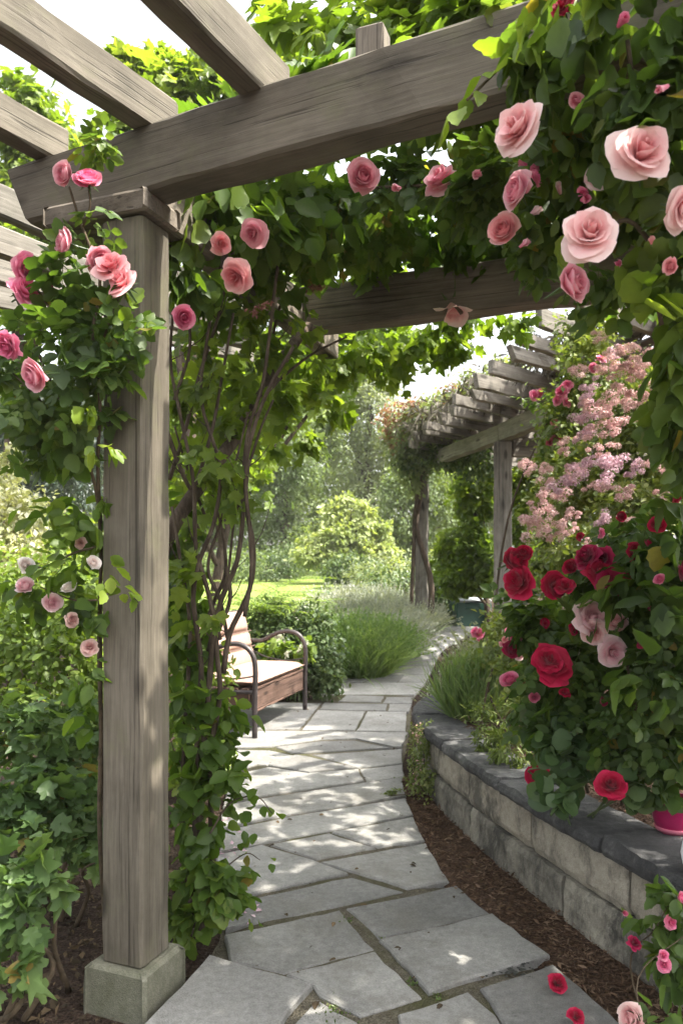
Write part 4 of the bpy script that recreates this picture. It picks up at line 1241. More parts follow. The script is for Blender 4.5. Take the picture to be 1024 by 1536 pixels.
base = np.array([-0.84, 2.78, 0.0])
cr = thing('climbing_rose', 'pink climbing rose spilling over the near post of the pergola', 'climbing rose', base)
bl = [B(75, 470, 2.55, 70, 50, 55), B(125, 525, 2.48, 50, 44, 62), B(188, 505, 2.38, 30, 28, 18), B(110, 600, 2.5, 56, 40, 56), B(45, 600, 2.6, 60, 45, 56),
      B(125, 435, 2.5, 32, 40, 26), B(25, 540, 2.65, 50, 50, 40), B(150, 565, 2.45, 40, 24, 20), B(55, 655, 2.65, 60, 28, 34), B(145, 480, 2.46, 30, 30, 22)]
V1 = foliage(101, 'rose', [(b[0], b[1], b[2] * 0.82) for b in bl], 0.108, 0.5, limit=clip_post, clump_n=6)
col = [B(118, 680, 2.6, 36, 50, 60), B(118, 760, 2.6, 42, 50, 75), B(85, 800, 2.75, 50, 45, 70), B(110, 860, 2.62, 40, 45, 60), B(130, 925, 2.6, 22, 55, 40), B(135, 1010, 2.64, 16, 50, 22), B(60, 870, 2.75, 55, 45, 60), B(125, 1080, 2.66, 14, 50, 14)]
V2 = foliage(102, 'ovate', [(b[0], b[1], b[2] * 0.7) for b in col], 0.066, 0.6, limit=clip_post, clump_n=7)
V3 = foliage(103, 'rose', [B(158, 230, 2.46, 16, 18, 16), B(150, 350, 2.46, 24, 22, 12), B(95, 300, 2.5, 12, 30, 5)], 0.085, 0.6)
part('foliage', merge(V1, V3), M['l_rose'], cr)
part('lower_foliage', V2, M['l_vine'], cr)  # brighter leaf colour here imitates light coming from behind
Vy = foliage(104, 'ovate', [B(152, 668, 2.44, 16, 14, 8), B(212, 478, 2.38, 16, 20, 8), B(185, 888, 2.46, 20, 14, 8), B(130, 605, 2.4, 25, 14, 8), B(160, 850, 2.44, 12, 40, 7)], 0.062, 0.5)
part('young_leaves', Vy, M['l_lime'], cr, label='bright yellow-green young leaves')
sp = [([base, P(150, 1250, 2.74), P(152, 1100, 2.73), P(149, 960, 2.72), P(152, 820, 2.7), P(147, 700, 2.62), P(150, 600, 2.5), P(140, 500, 2.47), P(150, 420, 2.47), P(120, 330, 2.48), P(104, 280, 2.48)], 0.009, 0.004),
      ([base + [0.03, 0.02, 0], P(155, 1200, 2.76), P(151, 1000, 2.74), P(148, 760, 2.66), P(110, 640, 2.55), P(70, 560, 2.55), P(40, 480, 2.55), P(20, 440, 2.55)], 0.008, 0.003),
      ([P(140, 560, 2.47), P(165, 480, 2.42), P(182, 440, 2.36)], 0.005, 0.003), ([P(100, 640, 2.55), P(60, 600, 2.55), P(20, 560, 2.55)], 0.005, 0.003),
      ([P(146, 820, 2.6), P(110, 830, 2.6), P(70, 850, 2.62), P(35, 850, 2.62)], 0.005, 0.002), ([P(146, 900, 2.6), P(110, 900, 2.62), P(60, 880, 2.6)], 0.004, 0.002),
      ([P(125, 340, 2.47), P(135, 310, 2.44), P(133, 280, 2.42)], 0.004, 0.003), ([P(80, 470, 2.5), P(60, 440, 2.5), P(38, 405, 2.5)], 0.004, 0.003)]
part('stem', tubes(sp, n=6), M['twig'], cr, True)
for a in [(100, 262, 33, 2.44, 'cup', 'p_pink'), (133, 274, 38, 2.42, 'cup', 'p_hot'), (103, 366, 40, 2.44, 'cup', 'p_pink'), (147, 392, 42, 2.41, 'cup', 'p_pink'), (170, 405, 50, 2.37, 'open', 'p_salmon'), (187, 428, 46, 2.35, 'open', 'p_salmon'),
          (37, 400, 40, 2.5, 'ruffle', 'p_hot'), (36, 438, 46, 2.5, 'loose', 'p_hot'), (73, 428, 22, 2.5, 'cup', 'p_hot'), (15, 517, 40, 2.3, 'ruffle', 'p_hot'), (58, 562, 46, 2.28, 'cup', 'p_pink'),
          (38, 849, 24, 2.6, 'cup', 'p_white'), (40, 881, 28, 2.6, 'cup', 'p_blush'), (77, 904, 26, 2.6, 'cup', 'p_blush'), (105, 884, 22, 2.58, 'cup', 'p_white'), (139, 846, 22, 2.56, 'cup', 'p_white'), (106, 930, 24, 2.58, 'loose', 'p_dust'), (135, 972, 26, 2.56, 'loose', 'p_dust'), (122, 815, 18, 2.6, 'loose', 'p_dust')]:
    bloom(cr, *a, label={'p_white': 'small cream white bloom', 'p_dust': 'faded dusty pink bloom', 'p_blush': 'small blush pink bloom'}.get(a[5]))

# ------------------------------------------------------------------ old woody vine right of the post
base = np.array([-0.58, 3.15, 0.0])
vn = thing('climbing_vine', 'old woody vine with twisted bare stems climbing beside the post', 'climbing vine', base)
def pp(l, Y, dy=0.0): return [P(x, y, Y + dy * i) for i, (x, y) in enumerate(l)]
part('trunk', tube([P(205, 1390, 3.2), P(212, 1200, 3.2), P(215, 1000, 3.2), P(226, 890, 3.22), P(255, 800, 3.25), P(300, 728, 3.3), P(350, 660, 3.4), P(395, 590, 3.55), P(430, 530, 3.75), P(462, 490, 3.95)], 0.034, 0.028, n=12, rough=0.10, seed=4), M['bark'], vn, True, label='thick leaning main trunk')
ST = [([(305, 1405), (300, 1200), (312, 1050), (320, 960), (332, 900), (356, 840), (366, 760), (372, 690)], 3.1, .02, .011),
      ([(335, 1010), (345, 950), (374, 885), (380, 820), (366, 740), (372, 650), (395, 570), (410, 450), (420, 370)], 3.15, .017, .008),
      ([(290, 1390), (296, 1100), (302, 1000), (290, 900), (300, 840), (322, 780), (330, 700), (302, 600), (312, 500), (330, 400)], 3.1, .018, .007),
      ([(330, 960), (310, 880), (294, 820), (290, 720), (270, 620), (256, 540), (262, 440)], 3.1, .015, .007),
      ([(310, 985), (325, 920), (342, 860), (352, 780), (372, 730)], 3.2, .011, .005),
      ([(367, 925), (377, 860), (375, 800), (368, 720), (376, 660), (400, 590), (440, 520)], 3.05, .012, .010),
      ([(254, 720), (278, 645), (300, 560), (326, 480), (345, 400)], 3.2, .014, .007),
      ([(250, 645), (276, 715), (292, 728), (318, 645), (334, 560), (350, 470)], 3.15, .014, .007),
      ([(322, 1400), (316, 1150), (330, 1040), (325, 960), (345, 900), (340, 850)], 3.1, .018, .010),
      ([(342, 960), (330, 900), (312, 850), (332, 780), (352, 700), (372, 620)], 3.2, .012, .006),
      ([(300, 960), (320, 905), (338, 860), (334, 800), (318, 740)], 3.25, .014, .007),
      ([(280, 1395), (275, 1150), (285, 950), (272, 850), (258, 760)], 3.15, .014, .009),
      ([(262, 600), (285, 520), (280, 440), (300, 360)], 3.1, .011, .005),
      ([(385, 600), (430, 560), (470, 530), (520, 505)], 3.7, .013, .006),
      ([(395, 590), (405, 520), (425, 440), (440, 360)], 3.6, .014, .006),
      ([(345, 760), (372, 700), (392, 640), (410, 600)], 3.25, .010, .006),
      ([(310, 780), (280, 700), (262, 640)], 3.3, .010, .005),
      ([(315, 1250), (345, 1205), (385, 1195), (408, 1220)], 3.0, .006, .002), ([(310, 1330), (340, 1300), (370, 1280), (390, 1290)], 2.98, .005, .002)]
rng = rs(91)
for _l in list(ST[:17]):
    for _k in range(2):
        _i = rng.randint(1, len(_l[0]) - 1); _x, _y = _l[0][_i]; _dx = rng.choice([-1, 1]) * (14 + 26 * rng.rand()); _dy = -(20 + 50 * rng.rand())
        ST.append(([(_x, _y), (_x + _dx * .5, _y + _dy * .35), (_x + _dx, _y + _dy)], _l[1], .0045, .0015))
for l, Y, r0, r1 in ST:
    part('stem', tube(pp(l, Y), r0 * 0.7, r1 * 0.75, n=8, rough=0.16), M['bark'], vn, True)
part('canopy', merge(
    foliage(201, 'ovate', [(b[0], b[1], b[2] * .72) for b in [B(330, 325, 3.0, 80, 50, 130), B(285, 400, 2.95, 34, 50, 60), B(380, 345, 3.1, 70, 55, 110), B(440, 350, 3.2, 60, 60, 100), B(295, 330, 3.0, 50, 50, 80)]], 0.105, 0.8, up=0.55, clump_n=7),
    foliage(202, 'lobed', [(b[0], b[1], b[2] * .7) for b in [B(520, 330, 3.5, 110, 60, 220), B(620, 328, 3.6, 100, 54, 200), B(720, 325, 3.6, 90, 55, 180), B(430, 400, 3.5, 70, 60, 140), B(790, 330, 3.4, 60, 70, 120), B(560, 375, 3.8, 100, 36, 130), B(380, 430, 3.4, 60, 60, 100), B(450, 300, 3.3, 110, 40, 150), B(330, 450, 3.3, 50, 40, 40)]], 0.098, 0.6, clump_n=9)),
    M['l_vine'], vn)
# leaves spread over the roof and hanging beyond it
roof = [((0.05 + 0.35 * i - 0.7, 3.1 + 0.42 * j, 3.2 + 0.03 * ((i + j) % 3)), (0.34, 0.36, 0.17), 34) for i in range(6) for j in range(5) if not (i == 5 and j > 2)]
part('roof_foliage', foliage(203, 'lobed', roof, 0.10, 0.35, clump_n=9), M['l_vine'], vn)
fr = [B(450, 560, 4.6, 55, 42, 170), B(395, 610, 4.2, 50, 50, 130), B(520, 530, 4.9, 60, 36, 170), B(590, 515, 5.0, 60, 28, 150), B(650, 515, 5.2, 45, 26, 100), B(560, 560, 5.0, 40, 30, 60), B(690, 480, 5.0, 50, 22, 70), B(760, 480, 5.0, 50, 16, 50), B(330, 610, 3.7, 55, 60, 110), B(285, 560, 3.4, 40, 80, 80), B(480, 610, 4.6, 40, 30, 45), B(610, 560, 5.1, 30, 20, 20), B(430, 660, 4.4, 40, 30, 40)]
part('hanging_foliage', foliage(204, 'lobed', fr, 0.085, 0.7, clump_n=9), M['l_tree'], vn, label='bright hanging leaves with a backlit look put into their lighter green')  # lighter leaf colour than the canopy stands in for backlight
lw = [B(285, 880, 3.3, 28, 60, 50), B(275, 790, 3.35, 25, 50, 40), B(285, 1000, 3.2, 34, 60, 90), B(320, 1060, 3.15, 46, 40, 90), B(290, 1130, 3.1, 38, 60, 110), B(295, 1230, 3.05, 38, 60, 120), B(305, 1330, 3.0, 46, 45, 120), B(290, 1385, 2.95, 30, 28, 50), B(340, 1330, 2.98, 28, 30, 35), B(335, 1130, 3.2, 20, 26, 24), B(330, 1180, 3.05, 24, 30, 40), B(280, 950, 3.3, 30, 40, 50)]
part('foliage', merge(foliage(205, 'ovate', lw, 0.078, 0.5, clump_n=7), strand(206, 'ovate', pp([(300, 1230), (345, 1200), (385, 1195), (410, 1222)], 3.0), 0.055, 0.022),
     strand(207, 'ovate', pp([(300, 1330), (335, 1295), (370, 1275), (392, 1292)], 2.98), 0.05, 0.022), strand(208, 'ovate', pp([(310, 1380), (345, 1340), (370, 1350), (375, 1390)], 2.95), 0.045, 0.02), strand(209, 'ovate', pp([(310, 1180), (330, 1150), (350, 1170), (360, 1250)], 3.05), 0.05, 0.022)),
     M['l_vine'], vn)
part('bright_leaves', foliage(210, 'lobed', [B(320, 700, 3.05, 40, 60, 30), B(300, 900, 3.05, 40, 60, 34), B(380, 620, 3.3, 36, 40, 26),B(300, 560, 3.2, 40, 50, 34), B(330, 640, 3.25, 40, 40, 30), B(290, 700, 3.15, 34, 40, 24), B(370, 560, 3.4, 50, 40, 50), B(410, 490, 3.6, 50, 40, 50), B(300, 820, 3.2, 40, 50, 26), B(345, 780, 3.3, 30, 40, 14), B(360, 480, 3.3, 50, 30, 40),B(290, 640, 3.9, 40, 70, 70), B(300, 740, 4.1, 40, 60, 60), B(350, 720, 4.3, 40, 60, 40), B(270, 860, 4.0, 30, 70, 50)], 0.07, 0.5), M['l_tree'], vn)
for a in [(383, 348, 42, 2.78, 'open', 'p_pink'), (330, 365, 34, 2.78, 'loose', 'p_salmon'), (357, 413, 46, 2.75, 'open', 'p_salmon'), (275, 476, 32, 2.8, 'cup', 'p_hot'), (677, 458, 46, 3.72, 'droop', 'p_pale')]:
    bloom(vn, *a, look=(0.1, -0.3, -1) if a[4] == 'droop' else None, label='wilted pale bloom hanging head down in front of the second beam' if a[4] == 'droop' else None)
part('hanging_shoot', tube([P(680, 405, 3.6), P(682, 425, 3.68), P(680, 448, 3.72)], 0.003), M['green_stem'], vn)
cluster(vn, 388, 468, 26, 3.0, 'f_dry', 120, label='dried reddish seed head', fl=0.14); cluster(vn, 470, 440, 32, 3.5, 'f_dry', 120, label='dried reddish seed head', fl=0.14)

# vine on top of the pergola
tv = thing('roof_vine', 'leafy vine lying over the main crossbeam, with unseen leaves added at the right for shade', 'climbing vine', (1.3, 2.4, 0.45))
part('stem', tubes([([(1.3, 2.4, 0.45), (1.25, 2.45, 1.8), (1.2, 2.5, 2.8), (0.8, 2.7, 3.25), (0.2, 3.0, 3.4), (-0.5, 3.3, 3.45)], 0.03, 0.012), ([(0.8, 2.7, 3.25), (0.5, 2.7, 3.5), (0.2, 2.7, 3.7)], 0.012, 0.006)], n=7), M['bark'], tv, True)
post_shade = [((-0.28 + 0.36 * i, 2.86 - 0.10 * i, 3.17), (0.26, 0.2, 0.12), 60) for i in range(5)]  # leaves behind the beam, added to keep sun off the post
shade_roof = [((1.1 + 0.4 * i, 2.35 + 0.4 * j, 3.2 + 0.04 * ((i + j) % 3)), (0.36, 0.36, 0.2), 135 if j < 3 else 26) for i in range(5) for j in range(-3, 7) if not (i == 0 and j > 5)]  # unseen leaves added on the right to shade the near path and roses
part('roof_foliage', foliage(213, 'lobed', shade_roof + post_shade, 0.125, 0.35, clump_n=9), M['l_vine'], tv)
part('foliage', foliage(211, 'lobed', [B(450, 55, 3.3, 65, 45, 70), B(540, 60, 3.2, 80, 50, 130), B(640, 45, 3.0, 80, 50, 200), B(730, 30, 2.8, 70, 50, 170), B(560, 0, 3.3, 110, 45, 120), B(690, -30, 3.0, 120, 50, 180), B(420, 10, 3.5, 50, 50, 36), B(820, 0, 2.6, 70, 60, 130)], 0.095, 0.5, clump_n=9), M['l_tree'], tv)

# ------------------------------------------------------------------ great rose on the right
base = np.array([1.28, 2.7, 0.45])
rr = thing('climbing_rose', 'large climbing rose with pale pink blooms crowding the upper right', 'climbing rose', base)
def clip_beam(Pn):
    rel = Pn[:, :2] - PO
    nearb = (Pn[:, 2] > 2.70) & (Pn[:, 2] < 3.0) & (np.abs(rel @ bmn) < 0.09)
    return ~nearb & (Pn[:, 1] > 1.15)
U = [B(960, 60, 1.7, 95, 85, 120), B(860, 95, 1.9, 80, 80, 120), B(770, 60, 2.1, 50, 55, 60), B(985, 190, 1.7, 70, 80, 110), B(900, 200, 2.0, 60, 70, 100), B(845, 250, 2.15, 60, 55, 90), B(820, 330, 2.3, 55, 40, 70),
     B(1000, 385, 1.8, 46, 60, 66), B(1030, 530, 1.85, 30, 70, 40), B(930, 315, 2.0, 46, 36, 46), B(1030, 680, 2.1, 26, 60, 34), B(1040, 300, 1.8, 60, 120, 90), B(1050, 600, 2.0, 50, 120, 80), B(1015, 610, 2.0, 30, 40, 24), B(790, 150, 2.2, 40, 50, 40)]
part('foliage', foliage(301, 'ovate', [(b[0], b[1], b[2] * 1.4) for b in U], 0.073, 0.7, up=0.6, limit=clip_beam, clump_n=6), M['l_rose_dark'], rr)
U2 = [B(755, 290, 2.5, 60, 34, 60), B(700, 255, 2.6, 44, 24, 30), B(620, 275, 2.75, 55, 20, 40), B(580, 255, 2.8, 35, 16, 20), B(800, 380, 2.5, 40, 26, 30), B(885, 425, 2.2, 36, 24, 20), B(760, 240, 2.45, 40, 30, 34)]
part('spray_foliage', foliage(302, 'rose', U2, 0.115, 0.5, limit=clip_beam, clump_n=5), M['l_rose'], rr)
part('young_leaves', merge(strand(303, 'ovate', pp([(772, 70), (750, 90), (725, 120), (700, 150), (672, 175)], 1.9), 0.075, 0.03, 0.008, 0.9), foliage(304, 'ovate', [B(760, 85, 1.9, 30, 25, 8), B(830, 30, 1.8, 40, 30, 10), B(880, 10, 1.7, 40, 26, 10), B(960, 470, 1.75, 40, 40, 10), B(860, 350, 2.0, 30, 30, 6)], 0.08, 0.8)), M['l_lime'], rr, label='lime green young leaves at the shoot tips')
sp = [([base, (1.3, 2.5, 1.2), P(1000, 500, 2.1), P(960, 330, 2.1), P(900, 290, 2.2), P(800, 280, 2.4), P(700, 278, 2.55), P(600, 280, 2.7), P(548, 282, 2.72)], 0.02, 0.004),
      ([base + [0.05, -0.1, 0], (1.35, 2.3, 1.5), (1.15, 2.0, 2.5), P(900, 60, 1.9), P(800, 60, 2.0), P(700, 150, 1.9)], 0.022, 0.003),
      ([base + [0.1, -0.2, 0], (1.3, 2.0, 1.6), P(1010, 350, 1.8), P(960, 200, 1.75), P(940, 60, 1.7)], 0.018, 0.005),
      ([P(1000, 400, 1.8), P(940, 330, 1.75), P(880, 380, 1.7)], 0.006, 0.004), ([P(900, 290, 2.2), P(860, 330, 2.1), P(850, 420, 2.05)], 0.006, 0.003), ([P(800, 280, 2.4), P(770, 300, 2.3), P(758, 345, 2.25)], 0.005, 0.003), ([P(820, 290, 2.35), P(800, 230, 2.1), P(785, 215, 2.0)], 0.005, 0.003)]
part('stem', tubes(sp, n=7), M['twig'], rr, True)
for a in [(543, 267, 46, 2.68, 'cup', 'p_pink'), (664, 276, 50, 2.5, 'open', 'p_pink'), (783, 198, 74, 1.72, 'open', 'p_pale'), (780, 288, 48, 1.95, 'cup', 'p_pink'), (757, 347, 42, 2.05, 'cup', 'p_salmon'), (794, 323, 20, 2.2, 'bud', 'p_blush'), (779, 371, 20, 2.2, 'bud', 'p_pink'),
          (806, 247, 20, 2.1, 'bud', 'p_hot'), (789, 247, 18, 2.1, 'bud', 'p_hot'), (885, 357, 78, 1.62, 'open', 'p_pale'), (957, 238, 82, 1.6, 'open', 'p_pale'), (1018, 310, 58, 1.6, 'open', 'p_pale'), (851, 428, 56, 1.75, 'cup', 'p_pink'), (866, 434, 34, 1.8, 'cup', 'p_pink'), (898, 266, 40, 1.9, 'loose', 'p_blush'), (880, 290, 24, 1.85, 'bud', 'p_hot'), (872, 300, 20, 1.85, 'bud', 'p_hot'), (840, 290, 18, 2.05, 'bud', 'p_blush'),
          (976, 366, 14, 1.7, 'bud', 'p_salmon'), (927, 38, 24, 1.6, 'bud', 'p_hot'), (845, 12, 32, 1.8, 'ruffle', 'p_red'), (800, 268, 24, 1.95, 'ruffle', 'p_hot'), (945, 425, 22, 1.75, 'cup', 'p_pink'), (928, 392, 18, 1.8, 'bud', 'p_hot'), (1006, 400, 22, 1.6, 'cup', 'p_salmon'), (1000, 130, 20, 1.5, 'bud', 'p_pink'), (865, 150, 22, 1.75, 'cup', 'p_pink'), (720, 262, 22, 2.3, 'bud', 'p_pink'), (600, 282, 20, 2.55, 'bud', 'p_pink')]:
    lk = None
    if a[2] > 70: lk = {783: (-0.75, -0.6, 0.25), 885: (-0.25, -1, 0.25), 957: (0.05, -1, 0.2)}.get(a[0])
    bloom(rr, *a, look=lk, label={'bud': 'small unopened bud'}.get(a[4]) or ('large pale pink open bloom' if a[2] > 60 else None), name='rose_bud' if a[4] == 'bud' else 'rose_bloom')

# ------------------------------------------------------------------ bed plants on the right
base = np.array([1.3, 3.3, 0.5])
rb = thing('rose_bush', 'rose bush with deep crimson and blush blooms above the wall', 'rose bush', base)
RB = [B(905, 985, 3.3, 75, 60, 130), B(975, 900, 2.95, 55, 75, 110), B(1000, 1000, 2.85, 42, 75, 90), B(850, 940, 3.4, 60, 45, 100), B(880, 1060, 3.25, 65, 50, 110), B(965, 1090, 3.0, 60, 55, 100), B(1005, 800, 2.8, 36, 60, 60), B(930, 840, 3.2, 55, 42, 80), B(830, 1040, 3.45, 40, 50, 70), B(1040, 930, 2.9, 50, 120, 100), B(1030, 1100, 2.9, 45, 60, 60), B(800, 900, 3.5, 30, 22, 30)]
part('foliage', foliage(401, 'rose', [(b[0], b[1], b[2] * 1.5) for b in RB], 0.11, 0.35, clump_n=6), M['l_rose'], rb)
part('large_leaves', foliage(402, 'ovate', [B(1000, 780, 2.6, 30, 40, 14), B(960, 880, 2.8, 50, 40, 26), B(1000, 950, 2.6, 40, 60, 24), B(985, 1020, 2.6, 40, 40, 14), B(920, 915, 3.0, 40, 30, 16), B(870, 915, 3.1, 30, 20, 12), B(850, 980, 3.2, 40, 20, 12)], 0.105, 0.7), M['l_rose_dark'], rb, label='broad bluish green leaves')
tg = [b[0] for b in RB]
part('stem', tubes(stems_to(base, tg, 0.0075, 0.003, 5, 0.14), n=6), M['twig'], rb, True)
for a in [(780, 875, 50, 3.2, 'loose', 'p_red'), (768, 843, 40, 3.25, 'cup', 'p_red'), (785, 832, 24, 3.25, 'cup', 'p_red'), (829, 878, 38, 3.15, 'ruffle', 'p_red'), (848, 882, 30, 3.1, 'loose', 'p_red'), (857, 851, 22, 3.2, 'cup', 'p_red'), (882, 838, 40, 3.1, 'ruffle', 'p_dark'), (905, 840, 38, 3.1, 'loose', 'p_dark'), (898, 861, 44, 3.05, 'loose', 'p_red'), (918, 878, 52, 3.0, 'ruffle', 'p_dark'),
          (884, 928, 52, 3.0, 'ruffle', 'p_blush'), (890, 946, 38, 2.98, 'ruffle', 'p_pale'), (926, 937, 32, 2.95, 'cup', 'p_pale'), (916, 977, 46, 2.95, 'loose', 'p_blush'), (827, 1000, 62, 3.05, 'loose', 'p_red'), (822, 992, 40, 3.02, 'ruffle', 'p_red'), (764, 973, 26, 3.4, 'cup', 'p_dark'), (773, 955, 18, 3.4, 'loose', 'p_hot'), (765, 1022, 26, 3.4, 'cup', 'p_hot'), (779, 1036, 18, 3.4, 'bud', 'p_red'),
          (985, 788, 24, 2.7, 'ruffle', 'p_red'), (971, 818, 20, 2.8, 'cup', 'p_red'), (950, 828, 26, 2.9, 'ruffle', 'p_red'), (1004, 684, 32, 2.7, 'ruffle', 'p_red'), (1022, 858, 30, 2.6, 'cup', 'p_dark'), (1000, 918, 26, 2.7, 'loose', 'p_dark'), (972, 912, 22, 2.8, 'bud', 'p_hot'), (1018, 935, 26, 2.7, 'loose', 'p_dark'), (882, 892, 18, 3.1, 'bud', 'p_red'),
          (858, 945, 16, 3.1, 'ruffle', 'p_red'), (800, 1046, 15, 3.3, 'cup', 'p_hot'), (846, 1040, 17, 3.1, 'loose', 'p_red'), (902, 1052, 15, 3.0, 'cup', 'p_dark'), (946, 1030, 20, 2.8, 'ruffle', 'p_hot'), (960, 962, 18, 2.75, 'cup', 'p_dark'), (985, 1062, 17, 2.7, 'loose', 'p_red'), (840, 925, 14, 3.2, 'bud', 'p_hot'), (815, 935, 15, 3.25, 'cup', 'p_red'), (940, 870, 16, 2.9, 'ruffle', 'p_red'), (990, 870, 18, 2.6, 'cup', 'p_hot'), (900, 800, 15, 3.1, 'ruffle', 'p_hot'), (930, 775, 14, 3.0, 'cup', 'p_red'), (870, 805, 13, 3.2, 'ruffle', 'p_red'), (1010, 745, 22, 2.6, 'cup', 'p_red'),
          (916, 1180, 42, 2.85, 'ruffle', 'p_red'), (806, 1164, 34, 3.5, 'loose', 'p_red')]:
    bloom(rb, *a, label={'p_blush': 'blush pink ruffled bloom', 'p_pale': 'pale pink bloom', 'p_red': 'crimson bloom', 'p_dark': 'dark red bloom'}.get(a[5]))

base = np.array([0.98, 3.25, 0.46])
gp_ = thing('bedding_plant', 'low plant with rounded dull green leaves spilling over the coping', 'plant', base)
GB = [B(850, 1150, 3.15, 40, 45, 90), B(880, 1105, 3.2, 45, 40, 80), B(830, 1105, 3.35, 34, 34, 50), B(920, 1130, 3.05, 40, 40, 60), B(970, 1160, 2.95, 40, 34, 50), B(855, 1190, 3.05, 22, 20, 26), B(1000, 1130, 2.9, 30, 40, 40)]
part('foliage', foliage(411, 'round', GB, 0.068, 0.3, up=0.6, clump_n=7), M['l_geran'], gp_)
part('stem', tubes(stems_to(base, [b[0] for b in GB], 0.006, 0.003, 6, 0.05), n=5), M['green_stem'], gp_, True)

base = G(742, 1085, 0.46)
fp = thing('bedding_plant', 'ferny bright green plant behind the coping beside the ornamental grass', 'plant', base)
FB = [B(745, 1085, 4.3, 40, 34, 420), B(770, 1120, 4.0, 34, 34, 340), B(785, 1070, 4.3, 34, 40, 340), B(800, 1030, 4.3, 30, 40, 260), B(735, 1110, 4.3, 26, 22, 200)]
part('foliage', foliage(412, 'narrow', FB, 0.05, 0.15, clump_n=22, clump_r=0.2), M['l_spirea'], fp)
part('stem', tubes(stems_to(base, [b[0] for b in FB], 0.005, 0.002, 7, 0.08), n=5), M['green_stem'], fp, True)

def tussock(name, label, cat, base, n, h, spread, mat, kind='blade', group=None, seed=0, lean=0.55, flower=None, width=1.0, fn=0):
    t = thing(name, label, cat, base, group)
    rng = rs(seed)
    a = rng.rand(n) * 2 * math.pi; q = np.sqrt(rng.rand(n)) * spread
    p = np.stack([base[0] + q * np.cos(a), base[1] + q * np.sin(a), np.full(n, base[2]) - 0.02], axis=1)
    D = np.stack([np.cos(a) * q / spread * lean, np.sin(a) * q / spread * lean, np.ones(n)], axis=1) + rng.randn(n, 3) * 0.16
    Nn = np.stack([-np.cos(a), -np.sin(a), np.full(n, 0.4)], axis=1) * 1.0 + rng.randn(n, 3) * 0.25
    Nn = -Nn; Nn[:, 2] = np.abs(Nn[:, 2]) + 0.2
    V, fc = place_leaves(kind, p, D, Nn, h * (0.55 + 0.5 * rng.rand(n)), rng, 0.5)
    part('blades', (V, fc), M[mat], t)
    if flower:
        m = fn or n // 3
        a = rng.rand(m) * 2 * math.pi; q = np.sqrt(rng.rand(m)) * spread
        p = np.stack([base[0] + q * np.cos(a), base[1] + q * np.sin(a), np.full(m, base[2])], axis=1)
        D = np.stack([np.cos(a) * q / spread * lean * .8, np.sin(a) * q / spread * lean * .8, np.ones(m)], axis=1) + rng.randn(m, 3) * 0.15
        V, fc = place_leaves('spike', p, D, rng.randn(m, 3) * .4 + np.array([0, -.3, .3]), h * 1.15 * (0.75 + 0.4 * rng.rand(m)), rng, 0.2)
        part('flower_spikes', (V, fc), M[flower], t)
    return t
M['l_lavfl'] = leaf_mat('lavender_spike', (0.2, 0.215, 0.19), (0.3, 0.315, 0.28), (0.4, 0.41, 0.37), trans=0.3, clump=2)
tussock('ornamental_grass', 'tuft of fine arching green grass in the raised bed behind the coping', 'ornamental grass', np.array([0.93, 5.35, 0.47]), 2000, 0.42, 0.18, 'l_grass', seed=31, lean=0.6)
tussock('ornamental_grass', 'greyish feathery grass behind the arching tuft in the raised bed', 'ornamental grass', np.array([1.34, 5.95, 0.47]), 1500, 0.5, 0.24, 'l_lav', seed=32, lean=0.5, flower='l_lavfl', fn=200)
tussock('ornamental_grass', 'small feathery clump on the ground where the wall bends away', 'ornamental grass', np.array([1.17, 6.85, 0.0]), 1300, 0.42, 0.22, 'l_lav', seed=33, lean=0.5, flower='l_lavfl', fn=160)
GL = 'lavender mounds along the left side of the path'
for i, (px, py, n, h, s, lab, kd) in enumerate([(540, 1012, 2800, 0.62, 0.36, 'bright green spiky mound nearest the bench along the path edge', 'l_grass'),
        (520, 1000, 2300, 0.6, 0.4, 'spiky green mound tucked against the shrub behind the bench', 'l_grass'),
        (566, 992, 2500, 0.56, 0.36, 'second spiky mound along the left path edge', 'l_lav'),
        (548, 965, 2500, 0.56, 0.5, 'grey lavender mound behind the two green ones', 'l_lav'),
        (574, 962, 2500, 0.48, 0.4, 'silvery lavender mound bending over the path edge before the trunk post', 'l_lav'),
        (558, 942, 2500, 0.55, 0.75, 'wide silvery mound between lawn edge and path', 'l_lav'),
        (604, 952, 2300, 0.48, 0.5, 'silvery mound at the foot of the crooked trunk post', 'l_lav'),
        (540, 925, 2300, 0.55, 0.9, 'pale grey mound beside the gravel walk', 'l_lav')]):
    tussock('lavender', lab, 'lavender', G(px, py), n, h, s, kd, seed=40 + i, lean=0.9, flower='l_lavfl' if kd == 'l_lav' else 'l_grass', fn=n // 3, group=GL)

# flowering bank: spirea and small-leaved roses
base = np.array([1.9, 5.6, 0.6])
sb = thing('spirea_bush', 'tall bush with pale pink frothy flower heads on the right bank', 'flowering bush', base)
SB = [B(885, 555, 5.6, 50, 55, 1200), B(860, 640, 5.6, 50, 55, 1300), B(905, 700, 5.3, 70, 50, 1500), B(960, 760, 4.8, 70, 50, 1300), B(860, 740, 5.5, 55, 50, 1200), B(835, 830, 5.2, 34, 45, 700), B(900, 830, 4.7, 70, 40, 1100), B(960, 610, 5.0, 60, 70, 1400), B(870, 500, 5.8, 40, 40, 700), B(830, 700, 5.9, 28, 55, 600), B(960, 680, 5.0, 60, 50, 1100), B(1030, 650, 4.8, 60, 140, 1500), B(860, 900, 4.9, 70, 60, 1100), B(780, 960, 5.0, 50, 40, 700), B(930, 900, 4.5, 60, 60, 900)]
part('foliage', foliage(421, 'small', SB, 0.052, 0.25, clump_n=16, clump_r=0.22), M['l_spirea'], sb)
part('stem', tubes(stems_to(base, [b[0] for b in SB], 0.011, 0.004, 8, 0.25), n=6), M['bark'], sb, True)
